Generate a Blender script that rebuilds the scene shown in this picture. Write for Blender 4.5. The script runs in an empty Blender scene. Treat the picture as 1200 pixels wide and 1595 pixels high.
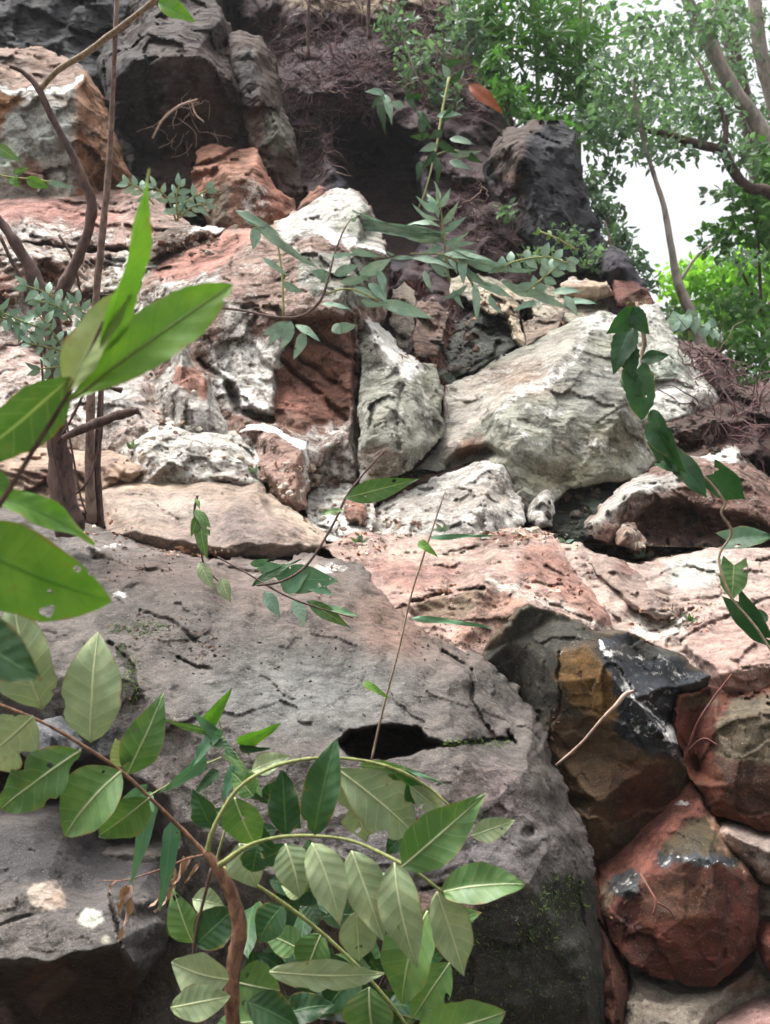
import bpy, bmesh, math, random
import numpy as np
from mathutils import Vector, Matrix, noise
from mathutils.geometry import delaunay_2d_cdt

# ---------------------------------------------------------------- camera, sky, sun, exposure
SC = bpy.context.scene
COL = SC.collection
R = math.radians
PITCH = R(15.0)
FPX = 1710.0                       # focal length in photo pixels (1200 x 1595)
CAMZ = 1.6
cd = bpy.data.cameras.new('camera'); cam = bpy.data.objects.new('camera', cd); COL.objects.link(cam)
cam.location = (0, 0, CAMZ); cam.rotation_euler = (R(90) + PITCH, 0, 0)
cd.sensor_fit = 'VERTICAL'; cd.sensor_height = 24.0; cd.lens = 24.0 * FPX / 1595.0
cd.clip_start = 0.02; cd.clip_end = 3000
cd.dof.use_dof = True; cd.dof.focus_distance = 2.7; cd.dof.aperture_fstop = 5.4
SC.camera = cam
SC.view_settings.view_transform = 'Standard'; SC.view_settings.look = 'None'
SC.view_settings.gamma = 1.0; SC.view_settings.exposure = 1.32
SUN_EL, SUN_AZ = R(72), R(262)     # azimuth clockwise from +Y
W = bpy.data.worlds.new('World'); SC.world = W; W.use_nodes = True
nt = W.node_tree; bg = nt.nodes['Background']
sky = nt.nodes.new('ShaderNodeTexSky'); sky.sky_type = 'NISHITA'; sky.sun_disc = False
sky.sun_elevation = SUN_EL; sky.sun_rotation = SUN_AZ
sky.air_density = 1.0; sky.dust_density = 9.0; sky.ozone_density = 0.6
hs = nt.nodes.new('ShaderNodeHueSaturation'); hs.inputs['Saturation'].default_value = 0.14
hs.inputs['Value'].default_value = 1.0
nt.links.new(sky.outputs[0], hs.inputs['Color']); nt.links.new(hs.outputs[0], bg.inputs['Color'])
bg.inputs['Strength'].default_value = 0.15
sl = bpy.data.lights.new('sun', 'SUN'); sl.energy = 1.25; sl.angle = R(26); sl.color = (1.0, 0.95, 0.88)
so = bpy.data.objects.new('sun', sl); COL.objects.link(so)
sd = Vector((math.sin(SUN_AZ) * math.cos(SUN_EL), math.cos(SUN_AZ) * math.cos(SUN_EL), math.sin(SUN_EL)))
so.rotation_euler = sd.to_track_quat('Z', 'Y').to_euler(); so.location = sd * 30

# ---------------------------------------------------------------- helpers
CP, SP = math.cos(PITCH), math.sin(PITCH)
F = np.array([0, CP, SP]); U = np.array([0, -SP, CP]); X = np.array([1.0, 0, 0]); C0 = np.array([0, 0, CAMZ])
def to3(x, y, z):
    """photo pixel + distance along the view axis -> world point(s)"""
    x = np.asarray(x, float); y = np.asarray(y, float); z = np.asarray(z, float)
    u = (x - 600.0) / FPX * z; v = (797.5 - y) / FPX * z
    return C0 + u[..., None] * X + v[..., None] * U + z[..., None] * F
_DY = [-500, 0, 350, 500, 700, 900, 1200, 1595, 1900, 2600]
_DZ = [10.5, 8.0, 6.2, 5.0, 4.1, 3.35, 2.85, 2.5, 2.3, 2.0]
def D(y): return np.interp(y, _DY, _DZ)

def lin(c):
    c = np.asarray(c, float) / 255.0
    return np.where(c <= 0.04045, c / 12.92, ((c + 0.055) / 1.055) ** 2.4)

def seg_dist(P, pts, closed):
    P = np.asarray(P, float); pts = np.asarray(pts, float)[:, :2]
    A = pts; B = np.roll(pts, -1, 0)
    if not closed: A = A[:-1]; B = B[:-1]
    best = np.full(len(P), 1e9)
    for a, b in zip(A, B):
        d = b - a; L = max(d @ d, 1e-9)
        t = np.clip(((P - a) @ d) / L, 0, 1)
        q = P - (a + t[:, None] * d)
        best = np.minimum(best, np.hypot(q[:, 0], q[:, 1]))
    return best
def inside(P, pts):
    pts = np.asarray(pts, float)[:, :2]; x, y = P[:, 0], P[:, 1]
    r = np.zeros(len(P), bool); n = len(pts)
    for i in range(n):
        x1, y1 = pts[i]; x2, y2 = pts[(i + 1) % n]
        if y1 == y2: continue
        c = ((y1 > y) != (y2 > y)) & (x < (x2 - x1) * (y - y1) / (y2 - y1) + x1)
        r ^= c
    return r
def sdf(P, pts):
    d = seg_dist(P, pts, True); return np.where(inside(P, pts), d, -d)
def sstep(a, b, x):
    t = np.clip((x - a) / (b - a), 0, 1); return t * t * (3 - 2 * t)
def mask(P, sh, soft):
    """sh: list of points = polygon, ('e',cx,cy,rx,ry) = ellipse, ('l',width,pts) = line"""
    if isinstance(sh, tuple) and sh[0] == 'e':
        _, cx, cy, rx, ry = sh
        r = np.hypot((P[:, 0] - cx) / rx, (P[:, 1] - cy) / ry)
        return 1 - sstep(1 - soft / min(rx, ry), 1 + soft / min(rx, ry), r)
    if isinstance(sh, tuple) and sh[0] == 'l':
        return 1 - sstep(sh[1] * .35, sh[1] * .5 + soft, seg_dist(P, sh[2], False))
    return sstep(-soft, soft, sdf(P, sh))

def tag(o, label=None, cat=None, group=None, kind=None):
    if label: o['label'] = label
    if cat: o['category'] = cat
    if group: o['group'] = group
    if kind: o['kind'] = kind
    return o
def link_mesh(name, V, Fc, mat, parent=None, smooth=True, origin=None, attrs=None):
    V = np.asarray(V, float)
    if parent is not None: origin = np.array(parent.matrix_basis.translation) if parent.parent is None else np.array(parent.parent.matrix_basis.translation)
    elif origin is None: origin = np.array([V[:, 0].mean(), V[:, 1].mean(), V[:, 2].min()])
    me = bpy.data.meshes.new(name)
    me.from_pydata((V - origin).tolist(), [], [tuple(f) for f in Fc])
    if smooth: me.polygons.foreach_set('use_smooth', [True] * len(me.polygons))
    for k, a in (attrs or {}).items():
        a = np.asarray(a, float)
        if a.ndim == 2:
            at = me.color_attributes.new(k, 'FLOAT_COLOR', 'POINT')
            at.data.foreach_set('color', np.hstack([a, np.ones((len(a), 1))]).astype(np.float32).ravel())
        else:
            at = me.attributes.new(k, 'FLOAT', 'POINT'); at.data.foreach_set('value', a.astype(np.float32))
    me.materials.append(mat); me.update()
    o = bpy.data.objects.new(name, me); COL.objects.link(o)
    if parent is None: o.location = origin
    else: o.parent = parent
    return o
def empty(name, loc):
    o = bpy.data.objects.new(name, None); COL.objects.link(o); o.location = loc; o.empty_display_size = .1; return o

# ---------------------------------------------------------------- materials
def N(t, typ, **kw):
    n = t.nodes.new('ShaderNode' + typ)
    for k, v in kw.items():
        if k in n.inputs: n.inputs[k].default_value = v
        else: setattr(n, k, v)
    return n
def ramp(t, src, a, b):
    m = N(t, 'MapRange', interpolation_type='SMOOTHSTEP'); m.inputs['From Min'].default_value = a; m.inputs['From Max'].default_value = b
    t.links.new(src, m.inputs['Value']); return m.outputs['Result']
def mth(t, op, a, b=None, clamp=False):
    m = N(t, 'Math', operation=op, use_clamp=clamp)
    for i, s in enumerate((a, b)):
        if s is None: continue
        if isinstance(s, (int, float)): m.inputs[i].default_value = s
        else: t.links.new(s, m.inputs[i])
    return m.outputs[0]
def mix(t, fac, a, b, mode='MIX'):
    m = N(t, 'Mix', data_type='RGBA', blend_type=mode)
    for i, s in ((0, fac), (6, a), (7, b)):
        if isinstance(s, (int, float)): m.inputs[i].default_value = s
        elif isinstance(s, (tuple, list, np.ndarray)): m.inputs[i].default_value = (*[float(q) for q in s[:3]], 1)
        else: t.links.new(s, m.inputs[i])
    return m.outputs[2]
def attr(t, name, col=False):
    a = N(t, 'Attribute', attribute_name=name); return a.outputs['Color' if col else 'Fac']
def nz(t, vec, scale, detail=8, rough=.6, dist=0.0):
    n = N(t, 'TexNoise'); n.inputs['Scale'].default_value = scale; n.inputs['Detail'].default_value = detail
    n.inputs['Roughness'].default_value = rough; n.inputs['Distortion'].default_value = dist
    t.links.new(vec, n.inputs['Vector']); return n.outputs['Fac']

def mk_rock(name, sc=1.0, contrast=1.0, white=(240, 237, 230), bump=1.0, pits=.5, rough=.82, wcon=1.0, warm=.25, fleck=.55, chip=.42):
    """sc: bigger = finer patterns (near rocks)"""
    m = bpy.data.materials.new(name); m.use_nodes = True; t = m.node_tree; L = t.links.new
    p = t.nodes['Principled BSDF']
    tc = N(t, 'NewGeometry').outputs['Position']
    col = attr(t, 'Col', True); wh = attr(t, 'Wh'); mo = attr(t, 'Mo'); gl = attr(t, 'Gl')
    n1 = nz(t, tc, 3.2 * sc, 10, .68, .6); n2 = nz(t, tc, 17 * sc, 12, .72, .3); n3 = nz(t, tc, 70 * sc, 6, .7)
    mp = N(t, 'Mapping'); mp.inputs['Scale'].default_value = (1.0, 1.5, 2.8); mp.inputs['Rotation'].default_value = (.3, .45, .1)
    L(tc, mp.inputs['Vector']); n4 = nz(t, mp.outputs[0], 6 * sc, 8, .7, .8)
    v = N(t, 'TexVoronoi', feature='DISTANCE_TO_EDGE'); v.inputs['Scale'].default_value = 9 * sc
    wv = N(t, 'VectorMath', operation='ADD'); nv = N(t, 'TexNoise'); nv.inputs['Scale'].default_value = 12 * sc; nv.inputs['Detail'].default_value = 6
    L(tc, nv.inputs['Vector']); sv = N(t, 'VectorMath', operation='SCALE'); sv.inputs['Scale'].default_value = .22 / sc
    L(nv.outputs['Color'], sv.inputs[0]); L(tc, wv.inputs[0]); L(sv.outputs[0], wv.inputs[1]); L(wv.outputs[0], v.inputs['Vector'])
    crackm = ramp(t, v.outputs['Distance'], .0, .022)            # 0 in the hairline crack
    crk = mth(t, 'MAXIMUM', crackm, ramp(t, n1, .36, .46))
    # tonal variation of the stone itself
    val = mth(t, 'ADD', mth(t, 'MULTIPLY', n1, .55), mth(t, 'ADD', mth(t, 'MULTIPLY', n2, .65), mth(t, 'ADD', mth(t, 'MULTIPLY', n4, .3), mth(t, 'MULTIPLY', n3, .35))))
    f = mth(t, 'ADD', 1.0, mth(t, 'MULTIPLY', mth(t, 'SUBTRACT', val, .925), 3.9 * contrast))
    f = mth(t, 'MAXIMUM', f, .22)
    g = N(t, 'CombineColor'); [L(f, g.inputs[i]) for i in range(3)]
    c = mix(t, 1.0, col, g.outputs[0], 'MULTIPLY')
    c = mix(t, mth(t, 'MULTIPLY', ramp(t, n4, .5, .72), warm), c, mix(t, 1.0, c, (1.25, .9, .72), 'MULTIPLY'))
    # pale crust / rock powder
    wn = mth(t, 'ADD', mth(t, 'MULTIPLY', n2, .65), mth(t, 'MULTIPLY', n3, .35))
    wm = ramp(t, mth(t, 'ADD', wh, mth(t, 'MULTIPLY', mth(t, 'SUBTRACT', wn, .5), 2.6 * wcon)), .34, .84)
    wc = mix(t, ramp(t, n1, .35, .65), lin(white), lin(np.array(white) * .80))
    c = mix(t, wm, c, wc)
    # dark pits and hairlines
    sp = ramp(t, mth(t, 'ADD', mth(t, 'MULTIPLY', n3, .5), mth(t, 'MULTIPLY', n1, .5)), .57, .66)
    c = mix(t, mth(t, 'MULTIPLY', sp, pits), c, mix(t, 1.0, c, (.25, .22, .2), 'MULTIPLY'))
    c = mix(t, mth(t, 'MULTIPLY', mth(t, 'SUBTRACT', 1.0, crk), .6), c, mix(t, 1.0, c, (.28, .24, .22), 'MULTIPLY'))
    n5 = nz(t, tc, 120 * sc, 3, .6)
    c = mix(t, mth(t, 'MULTIPLY', ramp(t, n5, .60, .68), fleck), c, mix(t, .5, mix(t, 1.0, c, (1.9, 1.85, 1.75), 'MULTIPLY'), (.45, .44, .41)))
    # moss
    mm = ramp(t, mth(t, 'ADD', mo, mth(t, 'MULTIPLY', mth(t, 'SUBTRACT', n2, .5), 2.4)), .4, .62)
    mc = mix(t, ramp(t, n3, .4, .62), (.010, .013, .007), (.075, .105, .035))
    c = mix(t, mm, c, mc)
    L(c, p.inputs['Base Color'])
    rg = mth(t, 'SUBTRACT', rough, mth(t, 'MULTIPLY', gl, .5)); rg = mth(t, 'ADD', rg, mth(t, 'MULTIPLY', mth(t, 'SUBTRACT', n2, .5), .25), True)
    L(rg, p.inputs['Roughness']); p.inputs['Specular IOR Level'].default_value = .35
    def chips(scale, gain):
        vv = N(t, 'TexVoronoi', feature='F1'); vv.inputs['Scale'].default_value = scale
        wa = N(t, 'VectorMath', operation='SCALE'); wa.inputs['Scale'].default_value = 1.6 / scale; L(nv.outputs['Color'], wa.inputs[0])
        ad = N(t, 'VectorMath', operation='ADD'); L(mp.outputs[0], ad.inputs[0]); L(wa.outputs[0], ad.inputs[1]); L(ad.outputs[0], vv.inputs['Vector'])
        df = N(t, 'VectorMath', operation='SUBTRACT'); L(ad.outputs[0], df.inputs[0]); L(vv.outputs['Position'], df.inputs[1])
        cc_ = N(t, 'VectorMath', operation='SUBTRACT'); L(vv.outputs['Color'], cc_.inputs[0]); cc_.inputs[1].default_value = (.5, .5, .5)
        dt = N(t, 'VectorMath', operation='DOT_PRODUCT'); L(df.outputs[0], dt.inputs[0]); L(cc_.outputs[0], dt.inputs[1])
        return mth(t, 'MULTIPLY', dt.outputs['Value'], gain * 34)
    chp = mth(t, 'ADD', chips(7 * sc, chip), chips(19 * sc, chip * .8))
    h = mth(t, 'ADD', mth(t, 'ADD', mth(t, 'MULTIPLY', n2, .20), chp), mth(t, 'ADD', mth(t, 'MULTIPLY', n3, .13), mth(t, 'MULTIPLY', crk, .25)))
    h = mth(t, 'ADD', h, mth(t, 'ADD', mth(t, 'MULTIPLY', wm, .18), mth(t, 'MULTIPLY', mth(t, 'MULTIPLY', mm, n3), 1.2)))
    h = mth(t, 'ADD', h, mth(t, 'MULTIPLY', n4, .45))
    b = N(t, 'Bump'); b.inputs['Strength'].default_value = .95 * min(bump, 1.05); b.inputs['Distance'].default_value = .034 / sc * bump
    L(h, b.inputs['Height']); L(b.outputs[0], p.inputs['Normal'])
    return m
RF = mk_rock('rock_far', sc=1.0)
RFD = mk_rock('rock_far_dark', sc=1.0, contrast=.65, warm=.3, fleck=.1)
RM = mk_rock('rock_mid', sc=1.6, contrast=.9)
RP = mk_rock('rock_pink', sc=1.7, contrast=1.0, warm=.3, wcon=1.0, bump=.8, white=(226, 216, 204))
RN = mk_rock('rock_near', sc=2.2, contrast=1.0, warm=.12, pits=.6)
RS = mk_rock('rock_smooth', sc=2.1, contrast=1.15, bump=.6, pits=.45, warm=.4, chip=.22, rough=.86, fleck=.35)
SOIL = mk_rock('soil', sc=2.2, contrast=1.1, bump=1.5, pits=.6, warm=.2)

# ---------------------------------------------------------------- rocks
def fr(p, H=.9, lac=2.1, o=5): return noise.fractal(p, H, lac, o)
def facet(p, s, seed):
    q = Vector((p[0] * s + seed, p[1] * s - seed * .7, p[2] * s + seed * .3))
    d, pts = noise.voronoi(q)
    c = pts[0]; h = noise.cell_vector(Vector((c[0] * 31.7, c[1] * 27.1, c[2] * 23.3)))
    t = noise.cell_vector(Vector((c[0] * 11.3 + 5, c[1] * 17.9, c[2] * 13.7)))
    e = q - c
    return (e.dot(t - Vector((.5, .5, .5))) * 1.5 + (h[0] - .5) * .55) / s
def cdt(P, E, Fc=[]):
    r = delaunay_2d_cdt([Vector((float(a), float(b))) for a, b in P], E, Fc, 1 if Fc else 0, 1e-5, True)
    return r
ROCKS = []
ALB = .92
WHADD = {}
def rock(name, label, outline, inner=(), mat=None, base=(130, 125, 118), paint=(), white=(), moss=(), gloss=(),
         cracks=(), pits=(), wh0=0.0, mo0=0.0, rough=1.0, thick=None, cat='rock', group=None, kind=None, step=3.0, roll=7,
         jag=3.6, seed=None, fs=None, warp=9.0, strata=0.0, parent=None, zoff=0.0, fa=1.0):
    rs = random.Random(seed if seed is not None else len(ROCKS) * 7 + 3); so = rs.uniform(-50, 50)
    if seed is None: seed = len(ROCKS)
    ol = [(p[0], p[1], (p[2] if len(p) > 2 else float(D(p[1]))) + zoff) for p in outline]
    # coarse shape
    cp = list(ol); ce = [(i, (i + 1) % len(ol)) for i in range(len(ol))]; face = [list(range(len(ol)))]
    for pl in inner:
        pl = pl if isinstance(pl, list) else [pl]; k0 = len(cp)
        cp += [(p[0], p[1], (p[2] if len(p) > 2 else float(D(p[1]))) + zoff) for p in pl]
        ce += [(k0 + i, k0 + i + 1) for i in range(len(pl) - 1)]
    r = delaunay_2d_cdt([Vector(p[:2]) for p in cp], ce, face, 1, 1e-4, True)
    cv = np.array([[v.x, v.y] for v in r[0]]); orig = r[3]
    ciz = np.array([1.0 / cp[o[0]][2] if o else np.nan for o in orig])
    for i in np.where(np.isnan(ciz))[0]:
        dd = np.hypot(*(cv - cv[i]).T); dd[np.isnan(ciz)] = 1e9; j = np.argsort(dd)[:2]; ciz[i] = ciz[j].mean()
    tris = []
    for f in r[2]:
        for k in range(1, len(f) - 1): tris.append((f[0], f[k], f[k + 1]))
    # wobbly outline
    dense = []
    n = len(ol)
    for i in range(n):
        a, b = np.array(ol[i][:2]), np.array(ol[(i + 1) % n][:2]); L = np.hypot(*(b - a)); k = max(1, int(round(L / step)))
        nrm = np.array([b[1] - a[1], a[0] - b[0]]) / max(L, 1e-6)
        for j in range(k):
            q = a + (b - a) * j / k
            w = noise.fractal(Vector((q[0] * .035 + so, q[1] * .035, so)), .7, 2.2, 4) * jag
            w += (noise.cell(Vector((q[0] * .06 + so, q[1] * .06, 0))) - .5) * jag * .8
            dense.append(q + nrm * w)
    dense = np.array(dense)
    x0, y0 = dense.min(0); x1, y1 = dense.max(0)
    xs = np.arange(x0, x1, step); ys = np.arange(y0, y1, step * .87)
    gx, gy = np.meshgrid(xs, ys); gx = gx + (np.arange(len(ys)) % 2)[:, None] * step * .5
    G = np.stack([gx.ravel(), gy.ravel()], 1)
    G = G + np.random.RandomState(abs(seed) % 9999).uniform(-.22, .22, G.shape) * step
    G = G[inside(G, dense)]
    if len(G): G = G[seg_dist(G, dense[::2], True) > step * .6]
    P = np.vstack([dense, G]); nb = len(dense)
    r = delaunay_2d_cdt([Vector((a, b)) for a, b in P.tolist()], [], [list(range(nb))], 1, 1e-5, True)
    P = np.array([[v.x, v.y] for v in r[0]]); Fc = [tuple(f) for f in r[2]]
    Fc = [f for f, k in zip(Fc, inside(np.array([P[list(f)].mean(0) for f in Fc]), dense)) if k]
    # ragged facet edges: the coarse shape is read through a noise warp that dies out at the outline
    ed0 = seg_dist(P, dense, True); PO = P; P = P.copy(); ws = 13.0 * min(1, roll / 6 + .2)
    for i in range(len(P)):
        q = Vector((P[i, 0] * .016 + so, P[i, 1] * .016, 7.7)); a_ = noise.turbulence_vector(q, 2, False, noise_basis='PERLIN_ORIGINAL', amplitude_scale=.6, frequency_scale=2.2)
        k_ = min(1.0, ed0[i] / 22.0) * ws; P[i, 0] += a_[0] * k_; P[i, 1] += a_[1] * k_
    # depth of the facets
    iz = np.full(len(P), np.nan); bestd = np.full(len(P), 1e9)
    for a, b, c in tris:
        A, B, C = cv[a], cv[b], cv[c]; den = (B[1] - C[1]) * (A[0] - C[0]) + (C[0] - B[0]) * (A[1] - C[1])
        if abs(den) < 1e-6: continue
        l0 = ((B[1] - C[1]) * (P[:, 0] - C[0]) + (C[0] - B[0]) * (P[:, 1] - C[1])) / den
        l1 = ((C[1] - A[1]) * (P[:, 0] - C[0]) + (A[0] - C[0]) * (P[:, 1] - C[1])) / den
        l2 = 1 - l0 - l1; out = -np.minimum(np.minimum(l0, l1), l2)
        m = out < bestd
        q0, q1, q2 = np.clip(l0, 0, 1), np.clip(l1, 0, 1), np.clip(l2, 0, 1); s = q0 + q1 + q2
        val = (q0 * ciz[a] + q1 * ciz[b] + q2 * ciz[c]) / s
        iz[m] = val[m]; bestd[m] = out[m]
    z = 1.0 / iz; P = PO
    px = z / FPX                                    # metres per photo pixel here
    zm = float(np.median(z)); pxm = zm / FPX
    ed = seg_dist(P, dense, True)
    # relief
    W3 = to3(P[:, 0], P[:, 1], z)
    if fs is None: fs = 1.0
    A = np.empty(len(P)); wx = np.empty(len(P)); wy = np.empty(len(P))
    f1 = 1.0 / (95 * pxm) * fs; f2 = 1.0 / (34 * pxm) * fs; f0 = 1.0 / (60 * pxm)
    for i, w in enumerate(W3.tolist()):
        v = Vector(w); s1 = v * f0
        wn = Vector((w[0] + .18 / f1 * noise.noise(s1 * 1.7), w[1], w[2] + .18 / f1 * noise.noise(s1 * 1.7 + Vector((7, 3, 1)))))
        a = facet(wn, f1, seed) * .34 * fa + facet(wn, f2, seed + 9) * .30 * fa
        a += fr(s1 + Vector((seed, 0, 0)), 1.15, 2.1, 4) / f0 * .055
        if strata: 
            hh = (w[2] * .9 + w[0] * .35 + .25 * w[1]) / (16 * pxm) + fr(s1 * .6, .9, 2, 3) * 1.6
            a += (abs((hh % 1.0) - .5) - .25) * 14 * pxm * strata
        A[i] = a
        q = Vector((P[i, 0] * .03 + so, P[i, 1] * .03, 3.1)); wv_ = noise.turbulence_vector(q, 4, False, noise_basis='PERLIN_ORIGINAL', amplitude_scale=.6, frequency_scale=2.1)
        wx[i] = wv_[0]; wy[i] = wv_[1]
    z = z - A * rough * sstep(-2, 14, ed)
    if roll:
        t = np.clip(1 - ed / roll, 0, 1); z = z + (1 - np.sqrt(np.clip(1 - t * t * .96, 0, 1))) * roll * px * .9
    Pw = P + np.stack([wx, wy], 1) * warp
    for (pl, wd, dp) in cracks:
        w_ = seg_dist(Pw * .5 + P * .5, pl, False) * (1 + .35 * wx)
        z = z + (1 - sstep(wd * .25, wd * 1.0, w_)) * dp
    for (sh, dp, soft) in pits: z = z + mask(P * .6 + Pw * .4, sh, soft) * dp
    AL = {'rock_far': .92, 'rock_far_dark': .52, 'rock_pink': .64, 'rock_near': .66, 'rock_smooth': .42, 'soil': .85, 'rock_mid': .9}[(mat or RF).name]; DS = .3 if mat is RP else .0 if mat is RFD or mat is RS else .13
    LR = lambda q: (lambda l: (l @ np.array([.3, .59, .11])) * DS + l * (1 - DS))(lin(q)) * AL
    c = np.tile(LR(base), (len(P), 1))
    for e in paint:
        sh, cc = e[0], e[1]; soft = e[2] if len(e) > 2 else 6; st = e[3] if len(e) > 3 else 1
        m_ = (mask(Pw, sh, soft) * st)[:, None]; c = c * (1 - m_) + LR(cc) * m_
    def fld(lst, v0):
        a = np.full(len(P), float(v0))
        for e in lst:
            soft = e[2] if len(e) > 2 else 14
            m_ = mask(Pw, e[0], soft); a = a * (1 - m_) + e[1] * m_
        return a
    wadd = .10 if (mat is None or mat is RF) else 0.0
    wh = fld(white, wh0) + wadd; mo = fld(moss, mo0); gl = fld(gloss, 0)
    V = to3(P[:, 0], P[:, 1], z)
    # closed back: two rings and a cap
    if thick is None: thick = max(.12, min((x1 - x0), (y1 - y0)) * pxm * .8)
    # order of boundary vertices
    ec = {}
    for f in Fc:
        for i in range(len(f)):
            a, b = f[i], f[(i + 1) % len(f)]
            if (b, a) in ec: del ec[(b, a)]
            else: ec[(a, b)] = 1
    nxt = {a: b for a, b in ec}
    st = next(iter(nxt)); ring = [st]
    while True:
        k = nxt.get(ring[-1])
        if k is None or k == st or len(ring) > 99999: break
        ring.append(k)
    RV = V[ring]; cen = RV.mean(0)
    def back(amt, scl):
        o = RV - cen; fw = (o @ F)[:, None] * F; lat = o - fw
        return cen + lat * scl + fw * (1 if amt < thick else .3) + F * amt
    rings = [ring]; VV = [V]; base_i = len(V)
    at = {'Col': [c], 'Wh': [wh], 'Mo': [mo], 'Gl': [gl]}
    for amt, scl in ((.06 * thick, .995), (.35 * thick, .96), (.75 * thick, .84), (thick, .55)):
        nv_ = back(amt, scl); VV.append(nv_); rings.append(list(range(base_i, base_i + len(ring)))); base_i += len(ring)
        at['Col'].append(c[ring]); at['Wh'].append(wh[ring] * .5); at['Mo'].append(mo[ring]); at['Gl'].append(gl[ring])
    VV.append((cen + F * thick * 1.05)[None]); at['Col'].append(c[ring].mean(0)[None]); [at[k].append(np.zeros(1)) for k in ('Wh', 'Mo', 'Gl')]
    V = np.vstack(VV); m_ = len(ring)
    for a, b in zip(rings[:-1], rings[1:]):
        for i in range(m_): Fc.append((a[(i + 1) % m_], a[i], b[i], b[(i + 1) % m_]))
    last = rings[-1]; ci = len(V) - 1
    for i in range(m_): Fc.append((last[(i + 1) % m_], last[i], ci))
    at = {k: np.concatenate(v) for k, v in at.items()}
    o = link_mesh(name, V, Fc, mat or RF, parent, attrs=at)
    if parent is None:
        if kind == 'structure': tag(o, kind='structure')
        else: tag(o, label, cat, group)
    ROCKS.append(o)
    return o
# ================================================================ ground and hillside
def grid_sheet(name, xs, ys, zf, mat, colf, kind='structure'):
    V = []; Fc = []; c = []; n = len(xs)
    for y in ys:
        for x in xs:
            z = zf(x, y); V.append(to3(x, y, z)); c.append(lin(colf(x, y)))
    for j in range(len(ys) - 1):
        for i in range(n - 1):
            a = j * n + i; Fc.append((a, a + n, a + n + 1, a + 1))
    z0 = np.zeros(len(V))
    o = link_mesh(name, V, Fc, mat, attrs={'Col': np.array(c), 'Wh': z0, 'Mo': z0 + .1, 'Gl': z0})
    return tag(o, kind=kind)
def skyline(x):
    return float(np.interp(x, [-900, 480, 640, 690, 740, 830, 920, 1010, 1100, 1210, 1400, 2200], [-330, -150, -80, 40, 190, 300, 440, 540, 640, 700, 830, 1100]))
def HD(y): return float(np.interp(y, [-500, 0, 350, 500, 700, 900, 1200, 1595, 2600], [12.0, 9.6, 8.0, 6.9, 5.7, 5.0, 4.2, 3.5, 2.6]))
_xs = np.arange(-900, 2200, 22.0); V = []; Fc = []; rows = 70
for j in range(rows + 10):
    for x in _xs:
        sk = skyline(x) + noise.noise(Vector((x * .02, 3, 1))) * 22
        if j < rows:
            y = 2700 + (sk - 2700) * (j / (rows - 1)); z = HD(y)
            p = to3(x, y, z); z_n = noise.fractal(Vector(p) * 1.6, .9, 2, 5) * .10
            V.append(to3(x, y, z + z_n)); ztop = z
        else:
            k = j - rows + 1; p = to3(x, sk, HD(sk))
            V.append(p + np.array([0, k * k * .35 + k * .3, -k * .12 - k * k * .03 + noise.noise(Vector(p) + Vector((k, 0, 0))) * .2]))
n = len(_xs)
for j in range(rows + 9):
    for i in range(n - 1):
        a = j * n + i; Fc.append((a, a + 1, a + n + 1, a + n))
z0 = np.zeros(len(V))
hill = link_mesh('hillside', V, Fc, SOIL, attrs={'Col': np.tile(lin((62, 46, 44)), (len(V), 1)), 'Wh': z0, 'Mo': z0 + .15, 'Gl': z0})
tag(hill, kind='structure')
V = []; Fc = []; S = [-72, -60, -40, -15, -6, -2, 2, 6, 15, 40, 60, 72]
for a in S:
    for b in S: V.append((b, a, -.35 + .05 * noise.noise(Vector((a, b, 0)))))
for j in range(11):
    for i in range(11): q = j * 12 + i; Fc.append((q, q + 1, q + 13, q + 12))
z0 = np.zeros(len(V))
tag(link_mesh('forest_floor', V, Fc, SOIL, attrs={'Col': np.tile(lin((70, 62, 45)), (len(V), 1)), 'Wh': z0, 'Mo': z0 + .3, 'Gl': z0}), kind='structure')

# ================================================================ top of the slope
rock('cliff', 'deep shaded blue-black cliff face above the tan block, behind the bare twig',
     [(-200, -120, 8.2), (230, -140, 8.6), (215, 60, 7.9), (160, 130, 7.5), (0, 110, 7.4), (-200, 100, 7.4)],
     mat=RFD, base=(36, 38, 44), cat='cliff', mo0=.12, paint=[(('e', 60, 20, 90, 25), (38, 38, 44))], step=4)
rock('boulder', 'tan and grey block with an orange side, at the upper left edge of the slope',
     [(-140, 72, 7.3), (0, 74, 7.3), (60, 72, 7.35), (105, 90, 7.3), (140, 112, 7.2), (162, 150, 7.1), (178, 200, 6.95), (205, 272, 6.8), (205, 320, 6.7), (100, 325, 6.55), (-140, 330, 6.5)],
     [[(-140, 140, 6.75), (0, 136, 6.7), (60, 146, 6.65), (95, 146, 6.65), (128, 122, 6.85), (140, 112, 7.2)], [(110, 150, 6.62), (125, 230, 6.55), (100, 325, 6.55)]],
     mat=RF, base=(138, 130, 120), seed=11,
     paint=[([(-280, 60), (60, 60), (145, 112), (120, 130), (60, 140), (-280, 138)], (126, 100, 84)), ([(118, 115), (150, 110), (180, 190), (215, 280), (210, 330), (115, 330), (125, 250), (118, 190)], (136, 92, 58)),
            ([(-20, 140), (40, 145), (35, 175), (-10, 205), (-30, 200)], (132, 92, 52)), (('e', 45, 270, 30, 26), (112, 78, 62)), (('e', 60, 200, 50, 40), (150, 152, 146)), (('e', 5, 250, 26, 30), (158, 166, 152))],
     white=[([(0, 132), (60, 140), (92, 140), (125, 116), (130, 120), (96, 148), (50, 150), (0, 142)], 1.2, 4)], wh0=.06, rough=.8)
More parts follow.
